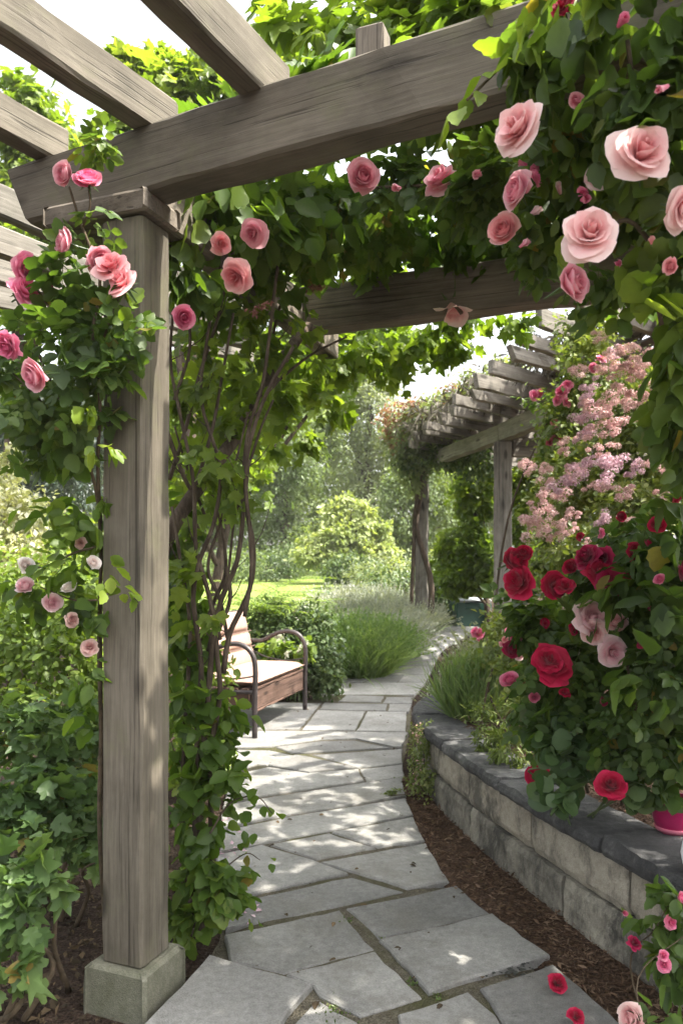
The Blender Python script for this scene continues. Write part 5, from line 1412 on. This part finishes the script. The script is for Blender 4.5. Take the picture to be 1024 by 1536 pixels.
for a in [(945, 535, 46, 4.6, 'f_pale', 1.0), (915, 560, 40, 4.7, 'f_pale', 1.0), (950, 565, 44, 4.6, 'f_pale', 1.0), (975, 550, 34, 4.5, 'f_pale', 1.0), (890, 588, 34, 5.0, 'f_mauve', 1.0), (895, 620, 46, 4.9, 'f_pale', 1.0), (915, 648, 44, 4.8, 'f_pale', 1.0), (880, 630, 38, 5.0, 'f_mauve', 1.0), (905, 680, 30, 4.9, 'f_pale', 1.0), (930, 600, 36, 4.8, 'f_pale', 1.0),
          (893, 698, 28, 4.8, 'f_mauve', 1.0), (915, 708, 50, 4.7, 'f_mauve', 1.0), (870, 722, 46, 4.9, 'f_mauve', 1.0), (855, 714, 30, 5.0, 'f_pale', 1.0), (948, 708, 30, 4.6, 'f_mauve', 1.0), (895, 732, 28, 4.7, 'f_pale', 1.0), (812, 712, 30, 5.4, 'f_pale', 1.0), (820, 740, 40, 5.3, 'f_pale', 1.0), (812, 768, 34, 5.2, 'f_pale', 1.0), (812, 798, 44, 5.0, 'f_pale', 1.0), (830, 800, 30, 5.0, 'f_pale', 1.0), (852, 802, 24, 4.9, 'f_pale', 1.0), (885, 818, 20, 4.7, 'f_pale', 1.0), (790, 700, 24, 5.5, 'f_pale', 1.0), (925, 530, 24, 4.8, 'f_mauve', 1.0), (960, 600, 36, 4.6, 'f_pale', 1.0), (985, 585, 30, 4.5, 'f_pale', 1.0), (965, 640, 30, 4.5, 'f_pale', 1.0), (1000, 620, 26, 4.4, 'f_mauve', 1.0), (930, 740, 34, 4.5, 'f_pale', 1.0), (975, 700, 30, 4.4, 'f_pale', 1.0), (870, 560, 26, 5.0, 'f_pale', 1.0), (850, 670, 26, 5.2, 'f_pale', 1.0), (1000, 740, 26, 4.3, 'f_pale', 1.0), (860, 775, 26, 4.9, 'f_pale', 1.0), (905, 780, 28, 4.6, 'f_mauve', 1.0), (950, 790, 22, 4.4, 'f_pale', 1.0), (905, 505, 26, 5.0, 'f_pale', 1.0), (880, 650, 30, 5.0, 'f_mauve', 1.0)]:
    cluster(sb, a[0], a[1], a[2] * 1.12, a[3] - 0.35, a[4], label='mauve pink flower head' if a[4] == 'f_mauve' else 'pale pink frothy flower head')
base = np.array([1.75, 6.1, 0.6])
mr = thing('rose_bush', 'small-leaved rose with hot pink flower clusters beside the far pergola', 'rose bush', base)
MB_ = [B(845, 600, 5.9, 24, 26, 260), B(815, 605, 6.1, 26, 16, 140), B(838, 650, 5.9, 22, 30, 240), B(825, 690, 6.0, 16, 30, 140), B(870, 575, 5.8, 26, 24, 200)]
part('foliage', foliage(431, 'small', MB_, 0.05, 0.3, clump_n=14), M['l_rose'], mr)
part('stem', tubes(stems_to(base, [b[0] for b in MB_], 0.012, 0.004, 9, 0.1), n=6), M['twig'], mr, True)
for a in [(843, 588, 20, 5.5), (850, 580, 18, 5.5), (838, 600, 18, 5.5), (848, 604, 16, 5.5), (800, 594, 16, 5.7), (808, 590, 12, 5.7), (831, 636, 14, 5.6), (832, 661, 16, 5.6), (824, 664, 12, 5.6), (900, 540, 16, 5.3), (890, 552, 14, 5.3), (878, 650, 12, 5.4), (870, 672, 12, 5.4)]:
    bloom(mr, *a, 'ruffle', 'p_hot')
base = np.array([1.05, 5.0, 0.47])
sr = thing('rose_bush', 'airy rose with scattered small magenta blooms beside the arching grass', 'rose bush', base)
MB_ = [B(735, 985, 5.2, 40, 34, 260), B(760, 940, 5.2, 36, 34, 260), B(775, 1000, 4.8, 36, 40, 260), B(800, 960, 4.6, 30, 30, 200)]
part('foliage', foliage(432, 'small', MB_, 0.045, 0.3, clump_n=14), M['l_spirea'], sr)
part('stem', tubes(stems_to(base, [b[0] for b in MB_], 0.008, 0.003, 9, 0.1), n=6), M['twig'], sr, True)
for a in [(717, 952, 18, 5.0, 'p_hot'), (724, 958, 14, 5.0, 'p_hot'), (712, 948, 13, 5.0, 'p_hot'), (763, 948, 14, 4.8, 'p_hot'), (752, 968, 12, 4.8, 'p_pink'), (778, 985, 12, 4.6, 'p_blush'), (757, 960, 10, 4.8, 'p_salmon'), (776, 925, 12, 4.7, 'p_pink'), (790, 940, 11, 4.7, 'p_pink')]:
    bloom(sr, a[0], a[1], a[2], a[3], 'ruffle', a[4])

# creeper on the wall end, plant in the near right corner
base = np.array([0.55, 4.95, 0.0])
ck = thing('creeper', 'fine-leaved creeper trailing down the end of the stone wall', 'creeper', base)
CB = [B(634, 1110, 4.95, 14, 26, 420), B(628, 1150, 4.9, 16, 30, 520), B(640, 1170, 4.8, 16, 22, 340), B(622, 1180, 4.85, 14, 14, 200), B(618, 1095, 5.3, 8, 16, 120), B(600, 1190, 4.9, 20, 5, 60), B(585, 1192, 4.95, 14, 4, 26)]
part('foliage', foliage(441, 'small', CB, 0.026, 0.5, clump_n=16), M['l_spirea'], ck)
part('blossom', foliage(442, 'floret', [B(634, 1110, 4.9, 14, 24, 60), B(628, 1150, 4.85, 16, 26, 70)], 0.008), M['p_white'], ck)
part('stem', tubes([([P(640, 1195, 4.8), P(636, 1150, 4.85), P(634, 1095, 5.0)], 0.005, 0.002), ([P(640, 1195, 4.8), P(622, 1160, 4.85), P(616, 1090, 5.2)], 0.005, 0.002), ([P(636, 1192, 4.8), P(610, 1192, 4.85), P(583, 1193, 4.9)], 0.004, 0.002)], n=5), M['twig'], ck, True)
base = np.array([0.93, 2.2, 0.0])
nc = thing('rose_bush', 'low rose with small pink blooms in the near right corner', 'rose bush', base)
NB = [B(985, 1375, 2.3, 34, 34, 30), B(1010, 1340, 2.25, 26, 30, 26), B(1010, 1440, 2.2, 28, 40, 30), B(990, 1530, 2.05, 40, 24, 30), B(1030, 1400, 2.2, 30, 60, 40)]
part('foliage', foliage(451, 'ovate', NB, 0.062, 0.4, clump_n=5), M['l_rose'], nc)
part('stem', tubes(stems_to(base, [b[0] for b in NB], 0.0035, 0.0015, 12, 0.05), n=5), M['twig'], nc, True)
for a in [(1003, 1383, 22, 2.2, 'ruffle', 'p_hot'), (1020, 1348, 18, 2.2, 'cup', 'p_hot'), (950, 1415, 22, 2.25, 'loose', 'p_dark'), (993, 1433, 16, 2.15, 'ruffle', 'p_hot'), (996, 1448, 20, 2.15, 'ruffle', 'p_hot'), (950, 1527, 42, 2.05, 'cup', 'p_pale'), (935, 1368, 14, 2.3, 'bud', 'p_hot')]:
    bloom(nc, *a, label='pale pink half open bloom' if a[5] == 'p_pale' else None)
# fallen blooms on the paving
for (px, py, s, lab, st) in ((835, 1481, 27, 'crimson rose bloom fallen on the paving slab, the fuller and farther one', 'ruffle'), (863, 1531, 24, 'crimson rose bloom fallen at the bottom paving edge, the nearer one', 'loose')):
    c = G(px, py, 0.055); Y = c[1]
    V, Fc, At = rose_mesh(90 + px, st)
    o = link('fallen_rose', make_mesh('fallen_rose', V * (s * 0.5 * Y / F), Fc, M['p_red'], True, At))
    o.location = [float(q) for q in c + np.array([0, 0, 0.012])]; o.rotation_euler = (R(38), R(-15), 0.6)
    tag(o, lab, 'fallen bloom')
rng = rs(56); n = 90
q = np.stack([-0.55 + 1.2 * rng.rand(n), 2.4 + 5.5 * rng.rand(n), np.full(n, 0.037)], axis=1)
q = q[[edge(WL, t[1]) + .05 < t[0] < edge(WR, t[1]) - .03 for t in q]]; n = len(q)
V, fc = place_leaves('ovate', q, rng.randn(n, 3) * np.array([1, 1, .08]), rng.randn(n, 3) * .2 + np.array([0, 0, 1]), 0.012 + 0.026 * rng.rand(n) ** 2, rng, 0.4)
tag(link('fallen_leaves', make_mesh('fallen_leaves', V, fc, M['litter'])), 'small dry leaves scattered over the paving', 'fallen leaves', kind='stuff')
c = G(770, 1455, 0.036); n = 46
q = c + rng.randn(n, 3) * np.array([0.05, 0.03, 0]); D_ = rng.randn(n, 3) * np.array([1, 1, 0])
M['lichen'] = leaf_mat('dark_lichen', (0.02, 0.02, 0.02), (0.04, 0.04, 0.038), (0.07, 0.07, 0.065), trans=0.0)
V, fc = place_leaves('round', q, D_, np.tile([[0, 0, 1.0]], (n, 1)), 0.006 + 0.018 * rng.rand(n) ** 2, rng, 0.0)
tag(link('lichen', make_mesh('lichen', V, fc, M['lichen'])), 'patch of dark specks on the paving slab near the mulch', 'lichen', kind='stuff')
# scattered petals
rng = rs(55); Pt = []
for (px, py, k, s) in ((345, 1290, 26, 0.06), (330, 1340, 22, 0.05), (380, 1380, 6, 0.05), (325, 1250, 18, 0.05)):
    c = G(px, py); Pt.append(c + rng.randn(k, 3) * np.array([s, s * 1.4, 0.0]) + np.array([0, 0, 0.036]))
Pt = np.concatenate(Pt); n = len(Pt)
V, fc = place_leaves('small', Pt, rng.randn(n, 3) * np.array([1, 1, .2]), rng.randn(n, 3) * .3 + np.array([0, 0, 1]), 0.02 + 0.02 * rng.rand(n), rng, 0.5)
tag(link('petals', make_mesh('petals', V, fc, M['f_mauve'])), 'pale pink petals strewn on the path edge under the vine', 'petals', kind='stuff')

# ------------------------------------------------------------------ left side plants
def shrub(name, label, cat, base, blobs, kind, size, mat, seed, group=None, droop=0.3, r=0.012, clump_n=14, clump_r=0.28, up=0.8):
    t = thing(name, label, cat, base, group)
    part('foliage', foliage(seed, kind, blobs, size, droop, up, clump_n, clump_r), M[mat], t)
    part('stem', tubes(stems_to(base, [b[0] for b in blobs], r, r * 0.3, seed, 0.08), n=6), M['twig'], t, True)
    return t
shrub('shrub', 'maple-leaved shrub with broad lobed leaves in the lower left corner', 'shrub', G(20, 1520),
      [B(30, 1310, 2.5, 36, 40, 30), B(20, 1390, 2.45, 40, 50, 40), B(-20, 1350, 2.5, 50, 80, 50), B(10, 1450, 2.4, 36, 34, 34), B(60, 1330, 2.5, 24, 20, 16)], 'lobed', 0.08, 'l_maple', 501, clump_n=4)
shrub('shrub', 'blue-green leafy shrub low beside the post on the left', 'shrub', G(100, 1370),
      [B(60, 1110, 3.3, 60, 55, 330), B(110, 1180, 3.2, 46, 55, 270), B(40, 1200, 3.1, 60, 50, 330), B(120, 1260, 3.1, 34, 40, 150), B(130, 1090, 3.4, 30, 60, 150), B(20, 1260, 3.0, 50, 34, 150), B(150, 1290, 2.95, 10, 24, 20)], 'lobed', 0.064, 'l_maple', 502, clump_n=8)
shrub('shrub', 'sunlit small-leaved green shrub behind the blue-green one at left', 'shrub', np.array([-1.9, 4.9, 0]),
      [B(30, 960, 4.8, 60, 60, 800), B(100, 1000, 4.7, 50, 60, 700), B(60, 1060, 4.6, 70, 50, 700), B(-30, 1010, 4.8, 60, 90, 800), B(140, 1080, 4.6, 30, 70, 450), B(120, 920, 4.9, 36, 50, 420)], 'ovate', 0.052, 'l_bright', 503, clump_n=14)
shrub('shrub', 'tall sparse bright shrub seen between post and twisted stems', 'shrub', np.array([-1.0, 5.2, 0]),
      [B(270, 950, 5.2, 30, 80, 480), B(300, 1010, 5.2, 45, 50, 500), B(275, 1100, 5.0, 40, 60, 450), B(260, 820, 5.4, 30, 70, 300), B(310, 1160, 4.6, 40, 40, 260)], 'ovate', 0.055, 'l_bright', 504)
shrub('flowering_shrub', 'cream-flowered bright shrub beyond the left shrubs', 'flowering shrub', np.array([-3.9, 9.0, gz(9)]),
      [B(30, 790, 9, 50, 50, 2200), B(10, 850, 8.8, 60, 50, 1500), B(80, 850, 8.7, 40, 50, 1200), B(-40, 800, 9, 60, 90, 1800), B(10, 700, 9.3, 20, 30, 500)], 'small', 0.075, 'l_cream', 505)
shrub('shrub', 'light green leafy shrub under the cream-flowered one', 'shrub', np.array([-2.9, 7.3, 0]),
      [B(60, 880, 7.2, 60, 50, 1300), B(120, 900, 7.0, 40, 60, 900), B(20, 930, 7.0, 60, 50, 1200), B(110, 810, 7.6, 30, 40, 500), B(-40, 900, 7.0, 60, 80, 1200)], 'ovate', 0.06, 'l_bright', 506)
shrub('shrub', 'dense dark small-leaved shrub behind the bench end', 'shrub', G(440, 1045),
      [B(430, 955, 8.9, 44, 36, 2300), B(485, 990, 8.5, 26, 44, 1500), B(440, 1000, 8.6, 50, 40, 1800), B(400, 925, 9.4, 30, 24, 800), B(470, 945, 8.8, 28, 34, 1100), B(498, 1020, 8.3, 14, 20, 500), B(370, 975, 9.0, 40, 44, 1300)], 'small', 0.062, 'l_box', 507)
fe = thing('fern', 'arching fern behind the bench against the lawn', 'fern', (-0.95, 9.2, gz(9.2)))
rng = rs(17); n = 46
a_ = rng.rand(n) * 6.28
V, fc = place_leaves('frond', np.tile([[-0.95, 9.2, 0.95]], (n, 1)) + rng.randn(n, 3) * np.array([.25, .25, .1]), np.stack([np.cos(a_), np.sin(a_), 0.5 + 0.4 * rng.rand(n)], axis=1), np.tile([[0, 0, 1.0]], (n, 1)), 0.45 + 0.3 * rng.rand(n), rng)
part('fronds', (V, fc), M['l_bright'], fe); part('stem', tubes(stems_to((-0.95, 9.2, gz(9.2)), [(-0.95 + 0.1 * k, 9.2, 1.0) for k in (-1, 0, 1)], 0.02, 0.012), n=6), M['twig'], fe, True)
hy = thing('flowering_shrub', 'white hydrangea with round heads beside the bench arm', 'flowering shrub', (-0.55, 8.35, 0.02))
part('foliage', foliage(508, 'ovate', [B(420, 985, 8.3, 26, 24, 130), B(445, 970, 8.2, 20, 22, 90)], 0.1, 0.3), M['l_bright'], hy)
part('stem', tubes(stems_to((-0.55, 8.35, 0.02), [P(420, 985, 8.3), P(445, 970, 8.2)], 0.012, 0.006), n=5), M['green_stem'], hy, True)
M['f_white'] = leaf_mat('white_floret', (0.5, 0.55, 0.4), (0.68, 0.7, 0.56), (0.8, 0.8, 0.7), trans=0.2, tcol=(1, 1, .8), clump=6)
for (px, py, s) in ((421, 958, 17), (454, 972, 14), (432, 982, 11)): cluster(hy, px, py, s, 8.0, 'f_white', 160, fl=0.14)

# ------------------------------------------------------------------ trees and far shrubs
def tree(name, label, base, crown, kind, size, mat, seed, group=None, tr=0.12, cat='tree', clump_n=20, clump_r=0.25, droop=0.4, shell=0.5, nrand=0.45, nout=0.45, up=0.8):
    base = np.array(base, float)
    crown = [(np.array(b[0], float), np.array(b[1], float), b[2]) for b in crown]
    t = thing(name, label, cat, base, group)
    top = max(b[0][2] for b in crown)
    cx = np.mean([b[0][0] for b in crown]); cy = np.mean([b[0][1] for b in crown])
    L = [([base - [0, 0, .1], base * 0.7 + np.array([cx, cy, top]) * 0.3, base * 0.4 + np.array([cx, cy, top]) * 0.6, np.array([cx, cy, base[2] + (top - base[2]) * 0.92])], tr, tr * 0.25)]
    rng = rs(seed)
    for b in crown:
        h = base[2] + (b[0][2] - base[2]) * (0.4 + 0.25 * rng.rand())
        k = (h - base[2]) / max(0.1, (top - base[2]))
        st = base * (1 - k) + np.array([cx, cy, top]) * k; st[2] = h
        L.append(([st, st * 0.5 + b[0] * 0.5 + rng.randn(3) * 0.1 * b[1][0], b[0]], tr * 0.45, tr * 0.12))
    part('trunk', tubes(L, n=8, rough=0.1), M['bark'], t, True)
    part('crown', foliage(seed, kind, crown, size, droop, up, clump_n, clump_r, shell, nrand=nrand, nout=nout), M[mat], t)
    return t
def TB(px, py, Y, rpx, rpy, n, k=0.8): return B(px, py, Y, rpx, rpy, n, ry=k * (rpx + rpy) * 0.5 * Y / F)

tree('small_tree', 'light-leaved tree rising behind the post and rafters', (-1.75, 8.6, gz(8.6)),
     [TB(300, 140, 8.6, 70, 50, 700), TB(230, 190, 8.5, 60, 50, 600), TB(360, 200, 8.6, 70, 60, 700), TB(290, 260, 8.5, 90, 50, 800), TB(190, 120, 8.8, 34, 40, 240), TB(330, 70, 8.7, 40, 30, 260), TB(420, 120, 8.6, 50, 60, 700), TB(230, 95, 8.7, 30, 24, 140), TB(330, 340, 8.5, 90, 50, 900)], 'lobed', 0.13, 'l_tree', 601, tr=0.1)
tree('small_tree', 'thin airy tree high at the left edge behind the rafters', (-5.0, 11, gz(11)),
     [TB(20, 170, 11, 60, 45, 500), TB(60, 230, 11, 50, 40, 450), TB(110, 270, 11, 60, 40, 600), TB(0, 280, 11, 70, 60, 700), TB(60, 330, 11, 80, 50, 900), TB(20, 420, 10.5, 90, 60, 1100), TB(130, 360, 10.5, 60, 60, 700)], 'lobed', 0.16, 'l_tree', 602, tr=0.12)
tree('small_tree', 'bright tree whose crown shows beneath the pergola roof', (-1.85, 10.2, gz(10.2)),
     [TB(330, 560, 10, 70, 60, 1300), TB(290, 640, 9.8, 60, 60, 1100), TB(420, 570, 10.4, 60, 60, 1100), TB(350, 690, 10, 50, 50, 700), TB(480, 540, 10.6, 70, 40, 900), TB(280, 740, 9.8, 40, 50, 500), TB(560, 500, 10.8, 60, 40, 600), TB(390, 480, 10.4, 90, 50, 900)], 'lobed', 0.13, 'l_tree', 603, tr=0.09)
tree('cedar', 'dark bluish cedar behind the left shrubs', (-7.6, 18, gz(18)),
     [TB(50, 660, 18, 60, 36, 3600), TB(100, 690, 18, 50, 34, 3000), TB(10, 710, 18, 60, 34, 3000), TB(70, 740, 18, 80, 30, 3000), TB(60, 600, 18, 40, 40, 1800), TB(-30, 650, 18, 50, 60, 2500), TB(130, 640, 18, 40, 50, 2000)], 'narrow', 0.17, 'l_cedar', 604, tr=0.25, clump_n=24)
# the shrubs and trees across the lawn
tree('golden_shrub', 'pale golden shrub glowing at the far lawn edge', (0.2, 24.5, gz(24.5)),
     [TB(520, 810, 24.5, 30, 26, 1500), TB(478, 835, 24.3, 30, 18, 1000), TB(565, 835, 24.3, 32, 18, 1100), TB(497, 775, 24.6, 14, 20, 420), TB(545, 772, 24.5, 16, 18, 420), TB(585, 852, 24.3, 18, 14, 600), TB(520, 758, 24.6, 9, 16, 200), TB(500, 810, 24.2, 20, 16, 700), TB(545, 806, 24.7, 26, 16, 800), TB(460, 815, 24.5, 12, 12, 200), TB(578, 800, 24.6, 12, 16, 260)], 'small', 0.19, 'l_yellow', 605, tr=0.06, cat='shrub')
tree('round_shrub', 'rounded darker green shrub in front of the golden one', (0.45, 22.5, gz(22.5)),
     [TB(528, 852, 22.5, 34, 18, 2600), TB(505, 860, 22.3, 24, 12, 1200), TB(550, 858, 22.4, 22, 14, 1200)], 'small', 0.11, 'l_box', 606, tr=0.05, cat='shrub')
GT = 'trees closing the view beyond the lawn'
FT = [('grey-green feathery tree above the golden shrub', 31, [(560, 620, 50, 60), (530, 690, 50, 50), (590, 690, 46, 60), (560, 760, 60, 40), (510, 600, 40, 40), (560, 570, 36, 26)], 'l_grey', 0.20),
      ('dark leafy tree just left of the golden shrub', 29, [(430, 690, 46, 50), (400, 760, 50, 46), (455, 770, 40, 46), (430, 820, 60, 26), (470, 650, 40, 40), (380, 690, 40, 60)], 'l_far', 0.20),
      ('bushy mid green tree behind the bench and twisted stems', 30, [(300, 700, 60, 60), (260, 780, 70, 50), (340, 780, 60, 50), (300, 640, 50, 50), (360, 640, 40, 50)], 'l_far', 0.22),
      ('dark shrubby tree behind the trunk post of the far pergola', 27, [(600, 760, 34, 50), (620, 820, 40, 40), (590, 830, 30, 34), (640, 720, 40, 50), (660, 790, 40, 60)], 'l_far', 0.18),
      ('tall pale tree behind the far pergola roof', 33, [(650, 640, 40, 40), (690, 690, 50, 50), (640, 700, 40, 50), (740, 720, 60, 60), (700, 790, 60, 50)], 'l_grey', 0.22),
      ('wide tree far to the left over the lawn', 34, [(170, 640, 70, 60), (120, 720, 70, 60), (210, 740, 60, 60), (150, 800, 80, 40), (60, 620, 60, 60), (190, 570, 50, 40)], 'l_far', 0.24),
      ('leafy tree at the far left edge', 33, [(-40, 620, 80, 70), (-20, 720, 90, 70), (-90, 700, 70, 90), (0, 560, 60, 50), (-60, 800, 100, 40)], 'l_far', 0.24),
      ('tree behind the right bank hidden mostly by roses', 30, [(850, 680, 80, 60), (900, 760, 90, 60), (800, 770, 60, 60), (980, 700, 80, 80)], 'l_far', 0.24),
      ('leafy tree filling the gap above the lawn behind the grey-green one', 38, [(480, 700, 60, 60), (470, 620, 50, 50), (420, 600, 60, 50), (520, 760, 60, 60)], 'l_far', 0.26)]
for i, (lab, Y, cl, mt, ls) in enumerate(FT):
    cx = np.mean([c[0] for c in cl])
    b = P(cx, 850, Y); b[2] = gz(Y)
    tree('broadleaf_tree', lab, b, [TB(c[0], c[1], Y + ((j * 7) % 5 - 2) * 0.4, c[2], c[3], 4200, 0.7) for j, c in enumerate(cl)], 'small', ls * 0.72, mt, 620 + i, GT, tr=0.25, clump_n=46, clump_r=0.2, nrand=0.2, nout=1.0, up=0.5)
tree('small_tree', 'unseen leafy tree added right of the flowering bank to shade the path', (4.6, 6.9, 0.5),  # unseen tree, added so that its crown breaks up the sun on the path
     [((4.3, 6.5, 6.6), (0.95, 1.0, 0.8), 420), ((4.9, 7.3, 7.0), (0.95, 1.0, 0.8), 380), ((4.4, 7.6, 6.2), (0.8, 0.9, 0.7), 330), ((5.2, 6.6, 7.6), (0.9, 0.9, 0.8), 330), ((4.6, 8.4, 7.0), (0.9, 0.8, 0.7), 300), ((5.0, 5.9, 7.2), (0.7, 0.7, 0.6), 200)], 'lobed', 0.17, 'l_tree', 640, tr=0.13)
# outlying trees to either side, seen only from another step
for i, (x, y, lab) in enumerate(((-19, 30, 'round tree well out beyond the left of the lawn'), (17, 30, 'round tree well out beyond the right bank'))):
    b = np.array([x, y, gz(y) + (0.02 * max(0, abs(x) - 14))])
    tree('broadleaf_tree', lab, b, [((x + 1.8 * math.cos(k * 1.3), y + 1.5 * math.sin(k * 1.3), b[2] + 3.2 + 0.8 * (k % 4)), (1.9, 1.9, 1.6), 1100) for k in range(7)], 'small', 0.3, 'l_far', 660 + i, GT, tr=0.25)
# low growth at the foot of the trees
for i, (px, Y, mt, lab) in enumerate(((400, 26, 'l_box', 'low dark bush at the lawn edge left of the golden shrub'), (330, 25, 'l_far', 'low bush at the lawn edge behind the twisted stems'), (605, 21, 'l_grey', 'pale grey bush at the end of the gravel walk'), (640, 18, 'l_box', 'leafy bush behind the crooked trunk post'))):
    b = P(px, 850, Y); b[2] = gz(Y)
    tree('bush', lab, b, [(b + np.array([dx, 0.2 * dx, 0.45 + 0.12 * k]), (0.7, 0.7, 0.5), 900) for k, dx in enumerate((-0.9, 0.0, 0.8))], 'small', 0.11, mt, 680 + i, tr=0.04, cat='bush')

# growth on and behind the far pergola
base = np.array([1.15, 12.9, gz(12.9)])
M['thatch'] = leaf_mat('dry_twig', (0.06, 0.052, 0.042), (0.125, 0.11, 0.09), (0.22, 0.2, 0.165), trans=0.05, rough=0.9, clump=2, spec=0.1)
fv = thing('pergola_climber', 'grey-green climber heaped over the left end of the far pergola', 'climber', base)
FV = [TB(640, 640, 12.3, 46, 34, 2200), TB(690, 615, 11.6, 50, 30, 2000), TB(740, 590, 10.8, 34, 24, 1100), TB(610, 670, 12.5, 30, 34, 1400), TB(660, 680, 12.4, 34, 24, 900), TB(720, 570, 11.2, 30, 16, 500), TB(765, 552, 9.6, 26, 14, 500), TB(745, 585, 10.3, 30, 18, 700), TB(615, 715, 12.7, 20, 26, 500)]
part('foliage', foliage(701, 'small', FV, 0.075, 0.5, clump_n=20), M['l_grey'], fv)
th = []
for yy in np.linspace(6.4, 12.0, 9):
    bx_ = 2.1 - (yy - 10) * 0.222
    for k_ in (-0.5, 0.15, 0.8):
        th.append((np.array([bx_ + rv[0] * k_, yy + rv[1] * k_, 3.64]), np.array([0.42, 0.42, 0.06]), 170))
part('dry_twigs', foliage(709, 'narrow', th, 0.16, 0.15, up=0.9, clump_n=14, clump_r=0.4), M['thatch'], fv, label='brown mat of dry twigs over the slats')
part('red_tips', foliage(702, 'small', [TB(605, 625, 12.4, 30, 24, 750), TB(640, 610, 12.2, 34, 14, 500), TB(590, 660, 12.5, 14, 24, 260), TB(690, 590, 11.6, 30, 12, 260)], 0.07, 0.2), M['l_red'], fv, label='pinkish red new growth')
part('dark_foliage', foliage(703, 'small', [TB(680, 680, 12.2, 44, 22, 1300), TB(620, 690, 12.6, 28, 24, 900), TB(720, 690, 11.8, 30, 30, 700)], 0.075, 0.8), M['l_box'], fv)
part('stem', tubes([([base, (1.2, 12.85, 1.6), (1.25, 12.8, 2.6), (1.5, 12.2, 3.5), (1.9, 11.2, 3.7)], 0.04, 0.015), ([(1.25, 12.8, 2.6), (1.0, 12.6, 3.4)], 0.02, 0.01), ([(1.48, 12.86, gz(12.9)), (1.5, 12.84, 1.2), (1.36, 12.84, 1.75), (1.25, 12.86, 2.2), (1.34, 12.85, 2.8), (1.4, 12.7, 3.4)], 0.055, 0.035)], n=7), M['bark'], fv, True)
tree('small_tree', 'bright green tree growing under the far pergola roof', (2.75, 14.2, gz(14.2)),
     [TB(712, 740, 14, 28, 46, 1500), TB(700, 820, 14, 34, 34, 1400), TB(725, 850, 13.8, 22, 40, 1100), TB(690, 870, 13.8, 26, 22, 800), TB(740, 720, 14.2, 24, 40, 800), TB(665, 850, 14.2, 20, 30, 500)], 'ovate', 0.11, 'l_tree', 704, tr=0.07)
tree('small_tree', 'twisted dark-stemmed tree seen right of the square grey post', (3.75, 13.2, gz(13.2)),
     [TB(800, 730, 13, 34, 34, 1100), TB(790, 800, 13, 26, 30, 700), TB(820, 700, 13, 34, 30, 800), TB(795, 850, 12.6, 30, 30, 700)], 'ovate', 0.10, 'l_tree', 705, tr=0.09)
tree('bush', 'leafy low bush beside the utility box', (1.75, 15.3, gz(15.3)),
     [TB(655, 890, 15, 26, 22, 900), TB(650, 925, 14.6, 20, 14, 500), TB(680, 900, 15.4, 16, 16, 400)], 'ovate', 0.085, 'l_box', 706, tr=0.03, cat='bush')

# ------------------------------------------------------------------ air
hm, hnt, hout = new_mat('haze_air')
pv = N(hnt, 'ShaderNodeVolumePrincipled'); pv.inputs['Density'].default_value = HAZE; pv.inputs['Color'].default_value = (1.0, 0.985, 0.94, 1); pv.inputs['Anisotropy'].default_value = 0.0
hnt.links.new(pv.outputs[0], hout.inputs['Volume'])
V, f = box((0, 100, 0), (1, 0), (0, 1), 340, 340, -3, 18, 0.01)
if HAZE > 0: tag(link('haze', make_mesh('haze', V, f, hm)), 'thin bright summer haze between the trees', 'haze', kind='stuff')
# ------------------------------------------------------------------ light, sky, camera
SUN_AZ = (0.95, -0.28); SUN_EL = 59.0
w = bpy.data.worlds.new('World'); sc.world = w; w.use_nodes = True
nt = w.node_tree
bg = nt.nodes.get('Background') or nt.nodes.new('ShaderNodeBackground')
sky = nt.nodes.new('ShaderNodeTexSky'); sky.sky_type = 'NISHITA'; sky.sun_disc = False
sky.sun_elevation = R(SUN_EL); sky.sun_rotation = math.atan2(SUN_AZ[0], SUN_AZ[1])
sky.air_density = 1.0; sky.dust_density = 6.0; sky.ozone_density = 1.0
hs = nt.nodes.new('ShaderNodeHueSaturation'); hs.inputs['Saturation'].default_value = 0.22
nt.links.new(sky.outputs[0], hs.inputs['Color']); nt.links.new(hs.outputs[0], bg.inputs[0]); bg.inputs[1].default_value = 0.15
ld = bpy.data.lights.new('sun', 'SUN'); ld.energy = 3.1; ld.angle = R(0.6); ld.color = (1.0, 0.94, 0.84)
lo_ = bpy.data.objects.new('sun', ld); COL.objects.link(lo_)
h = math.hypot(*SUN_AZ)
sd = Vector((SUN_AZ[0] / h * math.cos(R(SUN_EL)), SUN_AZ[1] / h * math.cos(R(SUN_EL)), math.sin(R(SUN_EL))))
lo_.rotation_euler = sd.to_track_quat('Z', 'Y').to_euler(); lo_.location = (6, 4, 12)

cd = bpy.data.cameras.new('camera'); cam = bpy.data.objects.new('camera', cd); COL.objects.link(cam)
cam.location = (0, 0, EYE); cam.rotation_euler = (R(90), 0, 0)
cd.sensor_fit = 'VERTICAL'; cd.sensor_height = 36.0; cd.lens = 36.0 * F / 1536.0
cd.shift_y = (HZ - 768.0) / 1536.0
cd.clip_start = 0.05; cd.clip_end = 800
cd.dof.use_dof = True; cd.dof.focus_distance = 2.7; cd.dof.aperture_fstop = 4.8
sc.camera = cam
sc.view_settings.view_transform = 'Standard'; sc.view_settings.look = 'None'
sc.view_settings.exposure = 2.08; sc.view_settings.gamma = 1.0
sc.render.engine = 'CYCLES'
cy = sc.cycles
cy.max_bounces = 7; cy.diffuse_bounces = 4; cy.glossy_bounces = 2; cy.transmission_bounces = 5; cy.transparent_max_bounces = 4
cy.use_denoising = True
try: cy.denoiser = 'OPENIMAGEDENOISE'
except Exception: pass
cy.sample_clamp_indirect = 6.0
